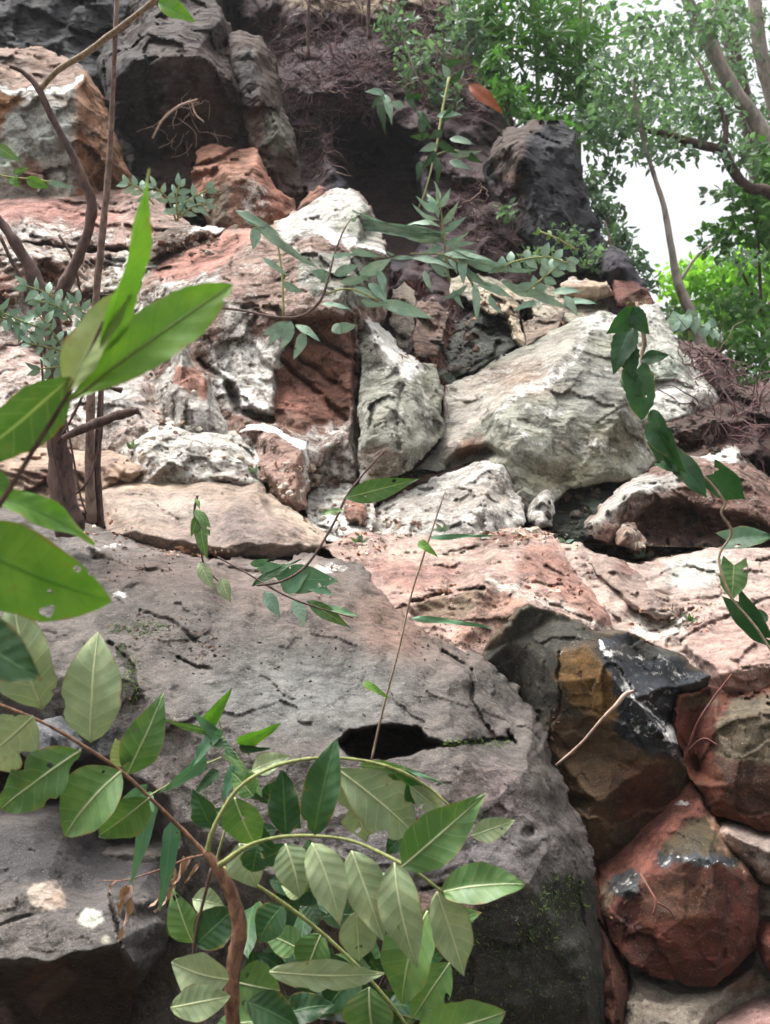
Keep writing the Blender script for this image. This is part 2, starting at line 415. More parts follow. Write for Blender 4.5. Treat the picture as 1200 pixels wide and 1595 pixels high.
rock('boulder', 'huge dark brown boulder in shade beneath the top of the photo',
     [(185, 40, 8.0), (190, -140, 8.6), (345, -140, 8.5), (338, 0, 7.9), (352, 28, 7.8), (372, 60, 7.7), (378, 110, 7.5), (392, 200, 7.2), (410, 260, 7.1), (420, 330, 7.0), (300, 340, 6.9), (215, 300, 6.9), (190, 255, 6.95), (168, 170, 7.1), (150, 100, 7.4), (160, 60, 7.7)],
     [[(185, 40, 8.0), (250, 30, 7.3), (345, 28, 7.5)], [(210, 90, 6.8), (300, 90, 6.75), (350, 110, 6.95)], [(230, 230, 7.05), (330, 240, 7.05)]],
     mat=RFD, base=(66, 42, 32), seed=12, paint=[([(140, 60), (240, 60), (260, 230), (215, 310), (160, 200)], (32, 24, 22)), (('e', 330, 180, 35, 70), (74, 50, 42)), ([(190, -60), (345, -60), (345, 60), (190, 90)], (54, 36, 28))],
     mo0=.0, rough=.9, wh0=-.02)
rock('boulder', 'brown and grey-green humped boulder leaning against the huge dark boulder',
     [(352, 50, 7.6), (375, 44, 7.7), (408, 58, 7.6), (425, 80, 7.5), (434, 120, 7.4), (440, 158, 7.3), (458, 200, 7.2), (468, 240, 7.1), (475, 300, 6.95), (430, 330, 6.9), (395, 300, 6.9), (385, 220, 7.0), (372, 150, 7.1), (358, 100, 7.2)],
     [[(375, 80, 7.15), (410, 150, 6.95), (430, 220, 6.85), (430, 300, 6.8)]],
     mat=RFD, base=(84, 62, 50), seed=13, paint=[(('e', 388, 115, 18, 40), (54, 46, 42)), (('e', 432, 205, 20, 30), (110, 108, 92)), (('e', 398, 84, 5, 6), (180, 170, 160), 2)], white=[(('e', 430, 190, 18, 22), .32)], rough=.8)
rock('boulder', 'orange-brown cracked rock with a pale lichen face, below the humped boulder',
     [(298, 285, 6.7), (300, 250, 6.8), (312, 228, 6.9), (340, 220, 6.95), (372, 232, 6.95), (402, 230, 6.9), (416, 262, 6.7), (430, 292, 6.6), (458, 312, 6.6), (455, 345, 6.4), (400, 368, 6.3), (330, 365, 6.3), (315, 330, 6.4)],
     [[(300, 262, 6.6), (350, 262, 6.55), (396, 250, 6.6)], [(365, 275, 6.35), (360, 330, 6.3)], [(396, 250, 6.6), (412, 300, 6.35), (405, 350, 6.3)]],
     mat=RF, base=(128, 84, 62), seed=14, cracks=[([(300, 262), (345, 250), (368, 234)], 5, .12)],
     paint=[([(300, 225), (420, 225), (400, 255), (345, 272), (300, 290)], (152, 104, 80)), ([(318, 300), (360, 280), (362, 350), (325, 350)], (96, 76, 56)), ([(404, 250), (420, 262), (465, 320), (440, 350), (408, 330)], (128, 72, 48))],
     white=[([(368, 282), (420, 285), (425, 335), (380, 345)], .42)], rough=.7)
rock('rock', 'small brown wedge of stone tucked beside the white peak of the great boulder',
     [(452, 338, 6.5), (470, 312, 6.55), (498, 284, 6.6), (512, 292, 6.6), (508, 312, 6.4), (482, 335, 6.3), (460, 352, 6.3)],
     [[(462, 325, 6.35), (505, 298, 6.4)]], mat=RF, base=(118, 72, 50), rough=.6, step=2.5)

# ---------------------------------------------------------------- earth bank with its cave
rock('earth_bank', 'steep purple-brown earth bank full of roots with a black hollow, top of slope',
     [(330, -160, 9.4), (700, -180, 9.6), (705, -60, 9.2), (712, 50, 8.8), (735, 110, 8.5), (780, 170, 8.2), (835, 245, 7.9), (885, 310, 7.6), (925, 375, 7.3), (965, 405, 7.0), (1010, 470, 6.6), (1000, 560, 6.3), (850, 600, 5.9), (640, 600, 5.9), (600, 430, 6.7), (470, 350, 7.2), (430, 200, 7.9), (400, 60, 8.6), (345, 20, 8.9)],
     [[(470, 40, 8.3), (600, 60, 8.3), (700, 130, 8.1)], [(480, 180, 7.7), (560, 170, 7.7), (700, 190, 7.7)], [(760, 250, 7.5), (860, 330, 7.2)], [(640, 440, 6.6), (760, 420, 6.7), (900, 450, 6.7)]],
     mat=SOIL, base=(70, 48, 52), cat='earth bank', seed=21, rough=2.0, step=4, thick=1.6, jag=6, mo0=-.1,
     paint=[([(330, -60), (700, -60), (700, 20), (560, 30), (450, 0)], (140, 118, 100), 20), (('e', 590, 320, 80, 120), (36, 32, 46), 20), (('e', 500, 60, 60, 60), (66, 42, 50), 20), (('e', 560, -10, 120, 30), (150, 130, 105)),  # navy ellipse paints the shade of the hollow into the soil colour
            (('e', 820, 300, 50, 50), (84, 62, 56)), (('e', 900, 400, 60, 50), (96, 82, 72)), (('e', 690, 140, 40, 40), (80, 66, 60))],
     pits=[([(505, 165), (540, 160), (600, 185), (650, 230), (655, 300), (668, 360), (640, 410), (600, 405), (575, 350), (545, 290), (515, 240)], 1.15, 9), (('e', 640, 480, 26, 60), .25, 12), (('e', 470, 250, 30, 40), .3, 14)])
rock('boulder', 'dark grey knob of rock jutting against the bright sky at the top of the bank',
     [(768, 225, 7.4), (790, 200, 7.5), (830, 188, 7.5), (876, 190, 7.5), (896, 206, 7.4), (902, 240, 7.3), (910, 280, 7.2), (922, 312, 7.1), (935, 350, 7.0), (950, 400, 6.8), (905, 430, 6.7), (850, 415, 6.7), (800, 360, 6.9), (765, 300, 7.1), (750, 255, 7.2)],
     [[(790, 212, 7.2), (820, 205, 7.15), (852, 196, 7.3)], [(812, 225, 6.85), (830, 300, 6.75), (860, 390, 6.6)], [(890, 230, 7.05), (905, 300, 7.0)]],
     mat=RFD, base=(42, 40, 48), seed=22, paint=[([(750, 180), (850, 185), (820, 225), (800, 300), (760, 260)], (92, 76, 68)), (('e', 800, 280, 16, 12), (156, 128, 110), 4), (('e', 780, 320, 40, 40), (76, 56, 60))], rough=.9, mo0=.05, white=[(('e', 850, 235, 30, 20), .2)])
rock('rock', 'dark humped stone at the right end of the earth bank above the red stone',
     [(935, 395, 6.6), (952, 378, 6.65), (975, 392, 6.6), (995, 418, 6.5), (1008, 445, 6.4), (985, 452, 6.35), (955, 440, 6.4), (938, 425, 6.45)], [(965, 415, 6.25)],
     mat=RFD, base=(60, 56, 66), rough=.6)
rock('rock', 'small dull red stone at the right end of the earth bank',
     [(954, 434, 6.3), (985, 436, 6.35), (1008, 448, 6.3), (1022, 472, 6.2), (1000, 484, 6.1), (962, 478, 6.1)], [(985, 455, 6.12)], mat=RFD, base=(120, 72, 62), rough=.3, jag=1.5, step=2.4)
rock('rock', 'tan squared stone capping the grey boulder, left of the red stone',
     [(872, 440, 6.35), (892, 430, 6.4), (915, 434, 6.4), (948, 436, 6.35), (956, 460, 6.2), (930, 470, 6.1), (895, 466, 6.1), (870, 462, 6.15)], [[(890, 442, 6.1), (945, 446, 6.1)]],
     mat=RF, base=(168, 142, 118), rough=.5, wh0=.15, white=[(('e', 890, 440, 22, 9), .5)])
for o_ in [
    ('mossy grey-green stone shelf among ferns, left of the tan squared stone', [(700, 430, 6.5), (745, 425, 6.6), (800, 440, 6.6), (850, 445, 6.5), (900, 462, 6.4), (950, 475, 6.3), (960, 500, 6.0), (900, 505, 5.9), (850, 500, 5.9), (800, 470, 6.0), (745, 470, 6.1), (700, 460, 6.2)], (148, 140, 120), .2, .06),
    ('tan knob of stone above the mossy dark rock face', [(735, 452, 6.1), (760, 438, 6.2), (800, 452, 6.2), (815, 478, 6.0), (808, 500, 5.9), (770, 492, 5.85), (742, 475, 5.9)], (176, 156, 130), .25, 0),
    ('pale upright splinter of stone beside the mossy dark rock face', [(795, 488, 5.9), (812, 498, 5.9), (822, 530, 5.7), (818, 545, 5.6), (800, 528, 5.6), (792, 505, 5.7)], (165, 148, 122), .25, 0),
    ('brown stone lodged behind the top edge of the grey boulder', [(812, 500, 5.9), (850, 488, 6.0), (880, 486, 5.95), (868, 512, 5.7), (835, 532, 5.55), (820, 540, 5.55)], (116, 100, 86), .12, .05)]:
    rock('rock', o_[0], o_[1], mat=RF, base=o_[2], wh0=o_[3], mo0=o_[4], rough=.7, step=2.6, group='stones wedged along the foot of the earth bank')
rock('boulder', 'mossy dark rock face in the hollow between the egg-shaped and grey boulders',
     [(690, 520, 6.1), (715, 495, 6.2), (745, 470, 6.3), (800, 490, 6.2), (822, 535, 5.8), (790, 552, 5.6), (745, 575, 5.45), (700, 600, 5.4), (680, 585, 5.5), (682, 550, 5.8)],
     [[(720, 520, 5.95), (780, 520, 5.85)], [(700, 570, 5.75), (760, 545, 5.7)]], mat=RFD, base=(70, 72, 66), mo0=.26, seed=31, rough=1.5,
     white=[(('e', 750, 540, 25, 14), .42), (('e', 720, 545, 14, 8), .42)])
for o_ in [
    ('tall grey-brown slab standing on edge behind the egg-shaped rock', [(606, 500, 5.8), (612, 450, 6.1), (630, 436, 6.2), (648, 452, 6.1), (646, 500, 5.9), (636, 545, 5.6), (618, 545, 5.6)], (120, 108, 94)),
    ('second brown slab on edge beside the hanging red roots', [(640, 520, 5.75), (650, 470, 6.0), (675, 460, 6.1), (700, 490, 6.0), (695, 530, 5.8), (680, 562, 5.55), (652, 558, 5.5), (636, 545, 5.6)], (112, 88, 76))]:
    rock('rock', o_[0], o_[1], mat=RF, base=o_[2], wh0=.08, rough=.8, step=2.6, group='upright slabs behind the egg-shaped rock')

# ================================================================ left upper slabs
rock('slab', 'reddish flat slab crossing the left edge below the tan block',
     [(-280, 318, 6.6), (0, 306, 6.6), (70, 302, 6.6), (130, 300, 6.65), (212, 290, 6.75), (246, 300, 6.7), (272, 330, 6.5), (300, 352, 6.3), (342, 360, 6.2), (340, 378, 6.0), (250, 392, 5.9), (160, 385, 5.9), (90, 380, 5.85), (0, 372, 5.85), (-280, 375, 5.85)],
     [[(-280, 345, 6.05), (80, 345, 6.05), (200, 352, 6.1), (300, 372, 6.0)]], mat=RF, base=(156, 124, 112), seed=41,
     paint=[([(-60, 312), (60, 312), (190, 330), (180, 358), (60, 362), (-60, 345)], (150, 104, 92)), ([(200, 290), (250, 290), (300, 345), (260, 370), (215, 330)], (150, 124, 110))],
     white=[(('e', 30, 362, 90, 14), .65), (('e', 320, 355, 22, 8), .7), (('e', 130, 372, 60, 10), .5)], wh0=.14, rough=.8, strata=.5)
rock('slab', 'crumbly layered white and brown slab beneath the reddish flat slab',
     [(-280, 368, 5.9), (0, 366, 5.9), (60, 380, 5.9), (110, 388, 5.85), (180, 392, 5.85), (240, 388, 5.9), (282, 396, 5.85), (260, 440, 5.5), (240, 480, 5.3), (200, 530, 5.1), (150, 560, 5.0), (60, 540, 5.05), (-280, 520, 5.1)],
     [[(-280, 400, 5.5), (40, 400, 5.5), (120, 410, 5.55)], [(40, 470, 5.5), (150, 470, 5.45)], [(20, 500, 5.2), (150, 510, 5.1)]],
     mat=RF, base=(150, 122, 104), seed=42, wh0=.34, rough=1.5, strata=1.0,
     paint=[(('e', 70, 425, 40, 22), (126, 84, 62)), (('e', 5, 455, 14, 40), (120, 70, 48)), (('e', 150, 405, 50, 14), (110, 78, 60)), (('e', 70, 375, 40, 12), (120, 96, 84))],
     white=[(('e', 210, 430, 50, 40), .6), (('e', 30, 400, 50, 10), .6), (('e', 60, 500, 90, 25), .5), (('e', 70, 425, 34, 18), .1)])
rock('slab', 'broken dark brown ledge running under the tuft of pale leaflets',
     [(212, 398, 5.85), (232, 372, 5.95), (262, 356, 6.05), (300, 352, 6.1), (338, 352, 6.1), (372, 352, 6.1), (345, 366, 5.95), (300, 378, 5.85), (262, 394, 5.7), (230, 412, 5.6)],
     [[(240, 385, 5.75), (300, 366, 5.85)]], mat=RF, base=(98, 76, 62), wh0=.22, rough=1.6, step=2.6, white=[(('e', 325, 354, 26, 5), 1.0, 3)])

# ================================================================ the great boulder and its neighbours
rock('boulder', 'great boulder crusted brown and white with a pink top face and a pale peak',
     [(180, 530, 5.2), (200, 470, 5.4), (236, 420, 5.65), (262, 392, 5.9), (300, 368, 6.05), (345, 356, 6.1), (400, 356, 6.1), (430, 344, 6.2), (470, 324, 6.35), (512, 294, 6.5), (534, 289, 6.5), (560, 298, 6.45), (580, 322, 6.3), (592, 355, 6.1), (606, 398, 5.9), (612, 440, 5.75), (600, 500, 5.5), (570, 520, 5.3), (558, 620, 5.0), (560, 760, 4.55), (480, 775, 4.5), (380, 770, 4.5), (300, 730, 4.6), (230, 640, 4.85)],
     [[(236, 440, 5.4), (290, 442, 5.25), (342, 424, 5.3), (372, 400, 5.35), (400, 372, 5.5), (430, 360, 5.6)],
      [(430, 360, 5.6), (500, 360, 5.45), (560, 380, 5.3), (604, 398, 5.4)], [(500, 362, 5.45), (560, 330, 5.7), (576, 325, 6.0)],
      [(350, 470, 4.95), (440, 480, 4.85), (520, 480, 4.85)], [(430, 600, 4.75), (440, 500, 4.85)], [(300, 560, 4.9), (420, 700, 4.45)], [(545, 500, 4.95), (545, 700, 4.55)]],
     mat=RF, base=(128, 100, 86), seed=51, rough=1.0, wh0=.24, step=2.8, fs=1.2,
     paint=[([(236, 425), (262, 390), (310, 366), (400, 358), (396, 378), (350, 410), (320, 432), (250, 448)], (160, 108, 92), 4), ([(425, 345), (530, 285), (580, 320), (610, 400), (560, 384), (490, 360), (440, 380)], (176, 172, 164)),
            ([(508, 362), (572, 318), (596, 372), (560, 380)], (128, 130, 116)), ([(455, 385), (600, 405), (612, 470), (540, 480), (470, 450)], (122, 122, 110)), ([(432, 580), (455, 500), (548, 490), (556, 560), (545, 650), (500, 690), (428, 652)], (116, 74, 56)),
            ([(430, 600), (500, 610), (530, 660), (490, 690), (428, 650)], (134, 86, 70)), ([(300, 520), (345, 520), (360, 640), (330, 620)], (100, 72, 58)), (('e', 420, 660, 70, 20), (120, 84, 66))],
     white=[([(236, 425), (262, 390), (310, 366), (400, 358), (396, 378), (350, 410), (320, 432), (250, 448)], .06, 5), ([(200, 470), (260, 430), (345, 425), (330, 470), (290, 510), (220, 530)], .5),
            ([(425, 345), (530, 285), (572, 318), (500, 362), (440, 380)], .46, 8), ([(498, 360), (520, 358), (604, 396), (600, 404), (520, 378)], .95, 4), ([(455, 385), (600, 405), (612, 470), (540, 480), (470, 450)], .3),
            ([(330, 540), (430, 520), (455, 545), (428, 590), (425, 650), (370, 655), (330, 610)], .60), ([(432, 580), (455, 500), (548, 490), (556, 560), (545, 650), (500, 690), (428, 652)], .0, 5), ([(345, 400), (440, 410), (430, 470), (350, 470)], .26),
            ([(430, 680), (560, 640), (560, 760), (430, 760)], .42), (('e', 365, 500, 22, 30), .5)],
     cracks=[([(436, 520), (470, 560), (530, 600)], 5, .05), ([(434, 560), (480, 600), (540, 655)], 6, .06), ([(450, 500), (520, 545), (552, 560)], 5, .05), ([(355, 600), (370, 640), (420, 655)], 10, .16), ([(310, 560), (345, 590)], 6, .06), ([(380, 480), (430, 480), (440, 500)], 7, .06)],
     pits=[([(430, 570), (452, 500), (548, 490), (556, 560), (545, 655), (500, 695), (426, 655)], .10, 5)], strata=.0)
rock('boulder', 'tall egg-shaped grey-green rock with a white top ridge, right of a dark crack',
     [(556, 500, 5.3), (553, 478, 5.4), (566, 480, 5.45), (585, 492, 5.45), (602, 515, 5.45), (622, 540, 5.4), (650, 558, 5.35), (676, 566, 5.3), (688, 585, 5.2), (692, 620, 5.05), (692, 665, 4.85), (684, 690, 4.75), (655, 715, 4.6), (630, 738, 4.5), (600, 752, 4.45), (562, 768, 4.4), (557, 700, 4.5), (560, 620, 4.75), (563, 560, 5.0)],
     [[(566, 492, 5.2), (590, 540, 5.0), (622, 585, 4.9), (652, 612, 4.85), (662, 640, 4.75)], [(652, 566, 5.15), (680, 620, 4.95)], [(600, 640, 4.5), (630, 700, 4.42)]],
     mat=RF, base=(132, 132, 118), seed=52, rough=.9, wh0=.26, step=2.8,
     paint=[([(640, 580), (690, 570), (695, 680), (680, 690), (665, 630)], (116, 116, 100)), (('e', 590, 720, 40, 25), (118, 104, 88))],
     white=[([(556, 478), (590, 492), (630, 548), (660, 568), (640, 590), (600, 560), (575, 520)], .95, 6), ([(640, 590), (690, 570), (695, 680), (680, 690)], .15), ([(652, 570), (672, 630), (688, 660), (680, 668), (655, 620)], .5, 4)],
     cracks=[([(630, 600), (618, 650), (625, 700)], 4, .03)])
rock('boulder', 'great smooth grey-green boulder with a sweeping pale ridge, right of centre',
     [(640, 735, 4.75), (672, 705, 4.85), (690, 672, 5.0), (692, 598, 5.35), (735, 584, 5.45), (770, 560, 5.55), (812, 538, 5.6), (862, 512, 5.7), (900, 494, 5.8), (935, 482, 5.8), (968, 492, 5.75), (985, 530, 5.6), (1000, 580, 5.4), (1018, 625, 5.25), (1030, 668, 5.1), (1032, 710, 4.95), (1000, 748, 4.8), (930, 756, 4.7), (885, 765, 4.65), (845, 800, 4.5), (800, 800, 4.5), (790, 740, 4.6), (740, 722, 4.7), (700, 735, 4.7)],
     [[(960, 498, 5.6), (920, 512, 5.42), (895, 540, 5.25), (880, 572, 5.1), (850, 596, 4.98), (812, 612, 4.9), (780, 640, 4.78), (790, 700, 4.55), (812, 752, 4.5)],
      [(735, 610, 5.25), (820, 560, 5.4), (890, 520, 5.5)], [(700, 690, 4.85), (760, 670, 4.8)], [(985, 560, 5.3), (1000, 660, 4.95), (940, 740, 4.7)], [(900, 640, 4.8), (960, 640, 4.85)]],
     mat=RF, base=(132, 132, 118), seed=53, rough=.55, wh0=-.02, step=2.8, fa=.45, jag=2,
     paint=[([(690, 600), (740, 585), (935, 485), (900, 530), (870, 575), (800, 610), (770, 650), (690, 700), (640, 735)], (162, 154, 142)), (('e', 808, 590, 45, 22), (150, 128, 108), 20), (('e', 880, 740, 80, 24), (100, 96, 74), 16), (('e', 960, 690, 50, 30), (116, 112, 92)), (('e', 735, 700, 30, 18), (118, 84, 64), 10), (('e', 920, 600, 50, 50), (112, 112, 104), 30)],  # pale left facet: light from the upper left put into the stone colour
     white=[(('l', 16, [(960, 505), (922, 512), (896, 542), (880, 572), (850, 592), (810, 606), (778, 640)]), .62, 7), (('l', 8, [(820, 628), (850, 640), (880, 640)]), .5, 4), (('l', 7, [(880, 660), (910, 690), (960, 700)]), .4, 4), (('l', 6, [(905, 560), (930, 570), (960, 575)]), .4, 3), (('l', 7, [(800, 660), (830, 690), (838, 690)]), .5, 4),
            ([(690, 600), (740, 585), (935, 485), (900, 530), (870, 575), (800, 610), (770, 650), (690, 700), (640, 735)], .30), (('e', 935, 500, 40, 16), .6), (('e', 1000, 690, 22, 40), .3)],  # the lit left facet is whitened further here
     cracks=[([(930, 660), (975, 630)], 2, .02), ([(1000, 668), (1020, 662)], 3, .03)], pits=[([(690, 735), (715, 705), (760, 695), (785, 712), (740, 730)], .12, 8)])
rock('rock', 'pale white-green rock under the dark trailing vine leaves, behind the smooth grey boulder',
     [(958, 505, 5.75), (968, 482, 5.9), (1000, 474, 5.95), (1026, 474, 5.95), (1040, 505, 5.85), (1052, 532, 5.75), (1078, 556, 5.65), (1102, 590, 5.5), (1124, 622, 5.4), (1104, 640, 5.25), (1060, 652, 5.1), (1020, 668, 5.05), (1000, 640, 5.1)],
     [[(985, 520, 5.6), (1040, 560, 5.4), (1100, 612, 5.25)]], mat=RF, base=(158, 160, 144), seed=54, rough=.8, wh0=.4, white=[(('e', 1040, 620, 70, 22), .65), (('e', 1010, 490, 20, 14), .7)], paint=[(('e', 1020, 570, 40, 26), (140, 158, 136))])
rock('rock', 'dark brown undercut rock below the pale white-green rock',
     [(1018, 660, 5.1), (1060, 642, 5.25), (1110, 628, 5.35), (1150, 632, 5.3), (1180, 655, 5.2), (1190, 700, 4.95), (1140, 722, 4.8), (1080, 720, 4.8), (1032, 712, 4.85)],
     [[(1040, 670, 4.95), (1120, 655, 4.95)], [(1060, 700, 5.0), (1120, 695, 5.0)]], mat=RFD, base=(98, 76, 68), seed=55, rough=1.0, wh0=.08)
rock('earth_clod', 'crumbling brown soil lip with fine roots sloping down at the right skyline',
     [(1040, 520, 6.0), (1062, 528, 6.0), (1110, 540, 5.9), (1138, 560, 5.8), (1150, 600, 5.6), (1230, 590, 5.6), (1480, 620, 5.5), (1480, 740, 5.0), (1200, 720, 5.0), (1150, 700, 5.1), (1120, 640, 5.35), (1090, 580, 5.6), (1060, 550, 5.8)],
     [[(1100, 565, 5.55), (1140, 630, 5.3), (1220, 660, 5.2)]], mat=SOIL, base=(88, 66, 60), cat='soil', seed=56, rough=1.6)
rock('boulder', 'ledge of pale and rusty rock overhanging dark holes at the right edge',
     [(906, 822, 4.35), (928, 790, 4.45), (955, 768, 4.55), (985, 742, 4.7), (1010, 736, 4.75), (1038, 718, 4.85), (1075, 706, 4.95), (1120, 692, 5.0), (1150, 690, 5.0), (1168, 720, 4.9), (1200, 745, 4.8), (1480, 770, 4.7), (1480, 880, 4.2), (1180, 880, 4.2), (1050, 880, 4.15), (1000, 870, 4.1), (960, 850, 4.15), (925, 842, 4.25)],
     [[(930, 815, 4.15), (965, 790, 4.15), (1000, 765, 4.25), (1060, 755, 4.35), (1150, 740, 4.5)], [(950, 840, 4.1), (990, 800, 4.25)], [(1080, 790, 4.3), (1200, 800, 4.3)]],
     mat=RF, base=(118, 90, 76), seed=57, rough=1.2, wh0=.16,
     paint=[([(900, 830), (960, 765), (1000, 740), (1060, 738), (1050, 760), (985, 775), (930, 830)], (160, 152, 142)), ([(990, 775), (1060, 770), (1060, 830), (1000, 850)], (84, 58, 46)), ([(1060, 760), (1480, 780), (1480, 860), (1080, 830)], (98, 66, 54))],  # dark brown patch paints the shade of the openings under the overhang
     white=[([(900, 830), (960, 765), (1000, 740), (1060, 738), (1050, 760), (985, 775), (930, 830)], .5), (('e', 1118, 708, 40, 14), .85, 6), ([(1000, 735), (1070, 735), (1066, 752), (1000, 756)], .35)],
     pits=[([(972, 818), (1005, 796), (1050, 780), (1110, 798), (1180, 812), (1230, 850), (1100, 866), (1020, 858), (985, 842)], .17, 9)])
rock('rock', 'small tan pebble-shaped stone under the overhanging ledge',
     [(957, 828, 4.12), (968, 814, 4.15), (986, 814, 4.15), (1003, 830, 4.1), (1012, 848, 4.0), (990, 860, 3.98), (962, 850, 4.0)], [(980, 832, 3.95)], mat=RF, base=(132, 104, 84), wh0=.3, rough=.6, step=2.4)
rock('boulder', 'black-green mossy stone sunk in the hollow under the smooth grey boulder',
     [(862, 770, 4.85), (890, 748, 4.9), (940, 745, 4.95), (990, 748, 4.95), (985, 790, 4.7), (940, 830, 4.5), (900, 850, 4.4), (865, 845, 4.45), (855, 810, 4.6)], [(920, 780, 4.7)],
     mat=RFD, base=(56, 62, 52), mo0=.14, rough=.9)
rock('rock', 'small pale upright stone between the white wedge and the dark hollow',
     [(818, 778, 4.6), (838, 762, 4.65), (862, 754, 4.7), (868, 775, 4.6), (870, 800, 4.5), (862, 822, 4.4), (835, 826, 4.35), (822, 805, 4.4)], [[(840, 775, 4.45), (845, 815, 4.33)]], mat=RF, base=(150, 144, 130), wh0=.45, rough=.7, step=2.4)
rock('rock', 'bright white wedge-shaped rock below the smooth grey boulder',
     [(572, 800, 4.4), (600, 780, 4.5), (648, 755, 4.6), (690, 738, 4.68), (740, 718, 4.75), (792, 711, 4.78), (802, 735, 4.7), (806, 762, 4.55), (820, 785, 4.45), (822, 815, 4.3), (790, 838, 4.15), (740, 850, 4.05), (640, 850, 4.05), (575, 845, 4.1)],
     [[(620, 790, 4.35), (700, 760, 4.4), (775, 735, 4.45), (802, 735, 4.7)], [(700, 760, 4.4), (745, 800, 4.15)], [(750, 770, 4.25), (775, 800, 4.2)]],
     mat=RF, base=(158, 148, 138), seed=58, rough=1.1, wh0=.50, step=2.6, white=[(('e', 760, 770, 40, 20), .3), (('e', 680, 790, 60, 12), .3)], fs=1.3)
rock('rock', 'flat brown stone in the gap between the egg-shaped rock and the white wedge',
     [(600, 756, 4.65), (640, 738, 4.7), (690, 735, 4.75), (725, 722, 4.8), (700, 748, 4.65), (640, 775, 4.5), (590, 795, 4.45)], mat=RFD, base=(96, 66, 56), rough=.9, step=2.6)
for i, o_ in enumerate([
    ('pile of bright white broken stone left of the white wedge', [(476, 770, 4.5), (500, 748, 4.6), (530, 742, 4.6), (560, 762, 4.5), (585, 780, 4.4), (590, 815, 4.2), (560, 845, 4.0), (510, 845, 4.0), (480, 815, 4.15)], (168, 156, 142), .6),
    ('small angular red-brown stone in the white rubble', [(533, 776, 4.3), (548, 772, 4.3), (566, 782, 4.25), (573, 796, 4.2), (566, 818, 4.1), (545, 812, 4.1), (532, 800, 4.15)], (132, 92, 74), .04)]):
    rock('rock', o_[0], o_[1], mat=RF, base=o_[2], wh0=o_[3], rough=1.2, step=2.4, group='broken stones in the middle of the slope')

# ================================================================ left rubble
rock('boulder', 'broad pale crumbling rock face at the left edge behind the bare stems',
     [(-280, 500, 5.3), (0, 505, 5.25), (60, 520, 5.2), (140, 540, 5.15), (200, 520, 5.2), (245, 545, 5.1), (250, 620, 4.8), (280, 700, 4.5), (240, 760, 4.3), (100, 760, 4.3), (-280, 760, 4.3)],
     [[(-280, 560, 4.9), (100, 580, 4.85), (220, 600, 4.8)], [(-280, 640, 4.6), (200, 660, 4.5)]],
     mat=RF, base=(186, 164, 152), seed=61, rough=1.0, wh0=.34, paint=[(('e', 40, 560, 120, 30), (182, 150, 138), 20), (('e', 20, 700, 120, 25), (176, 140, 112)), (('e', 160, 600, 60, 50), (170, 164, 158), 20)], white=[(('e', 120, 640, 90, 40), .5)])
rock('rock', 'pointed grey-white rock with a rusty brown patch on its face',
     [(222, 650, 4.75), (232, 600, 4.9), (256, 560, 5.0), (272, 528, 5.05), (285, 511, 5.1), (298, 525, 5.05), (302, 556, 4.95), (318, 575, 4.9), (332, 605, 4.8), (352, 650, 4.65), (362, 680, 4.55), (330, 700, 4.5), (270, 700, 4.5)],
     [[(282, 545, 4.75), (285, 600, 4.6), (300, 660, 4.45)], [(320, 590, 4.68), (330, 650, 4.5)]],
     mat=RF, base=(164, 158, 150), seed=62, rough=.7, wh0=.28, paint=[([(280, 572), (312, 570), (325, 600), (322, 622), (295, 622), (276, 600)], (140, 96, 78), 3)], white=[([(278, 572), (312, 570), (325, 600), (322, 622), (295, 622), (276, 600)], -.05, 4), (('e', 250, 690, 40, 14), .5)], step=2.6)
rock('rock', 'low heap of white lumpy stone between the bare stems and the red-brown stone',
     [(140, 730, 4.35), (170, 690, 4.5), (215, 668, 4.6), (262, 652, 4.65), (300, 662, 4.6), (345, 668, 4.6), (372, 668, 4.6), (392, 690, 4.5), (412, 720, 4.4), (410, 765, 4.2), (300, 768, 4.15), (200, 768, 4.15)],
     [[(220, 690, 4.3), (300, 695, 4.25), (380, 715, 4.25)], [(250, 730, 4.1), (350, 740, 4.1)]],
     mat=RF, base=(176, 166, 152), seed=63, rough=1.3, wh0=.52, step=2.6, fs=1.5, paint=[(('e', 200, 735, 60, 18), (176, 140, 112))])
rock('rock', 'red-brown block with white chipped edges right of the low white heap',
     [(364, 672, 4.6), (385, 656, 4.68), (410, 655, 4.68), (450, 672, 4.6), (482, 686, 4.55), (486, 730, 4.4), (480, 790, 4.15), (462, 800, 4.1), (430, 780, 4.15), (405, 745, 4.3), (385, 705, 4.45)],
     [[(385, 675, 4.42), (420, 672, 4.42), (475, 696, 4.38)], [(420, 672, 4.42), (430, 740, 4.15)], [(455, 720, 4.15), (462, 780, 4.05)]],
     mat=RF, base=(138, 106, 92), seed=64, rough=.9, wh0=.22, step=2.5, white=[(('l', 12, [(370, 672), (410, 660), (480, 690)]), .9, 4), (('l', 8, [(400, 740), (390, 690)]), .6, 4), (('l', 6, [(478, 700), (474, 780)]), .6, 3)])
rock('ledge', 'thin-layered orange-tan ledge at the foot of the bare stems',
     [(-280, 700, 4.4), (0, 700, 4.4), (90, 694, 4.45), (170, 698, 4.45), (228, 712, 4.4), (238, 735, 4.25), (200, 760, 4.15), (160, 800, 3.95), (100, 800, 3.95), (40, 790, 4.0), (-280, 790, 4.0)],
     [[(-280, 725, 4.12), (100, 725, 4.12), (220, 735, 4.15)], [(0, 760, 4.1), (140, 765, 4.05)]],
     mat=RP, base=(178, 142, 112), seed=65, rough=1.0, strata=1.3, wh0=.15, step=2.6, paint=[(('e', 80, 740, 50, 10), (120, 76, 54)), (('e', 60, 780, 60, 12), (120, 84, 66))])
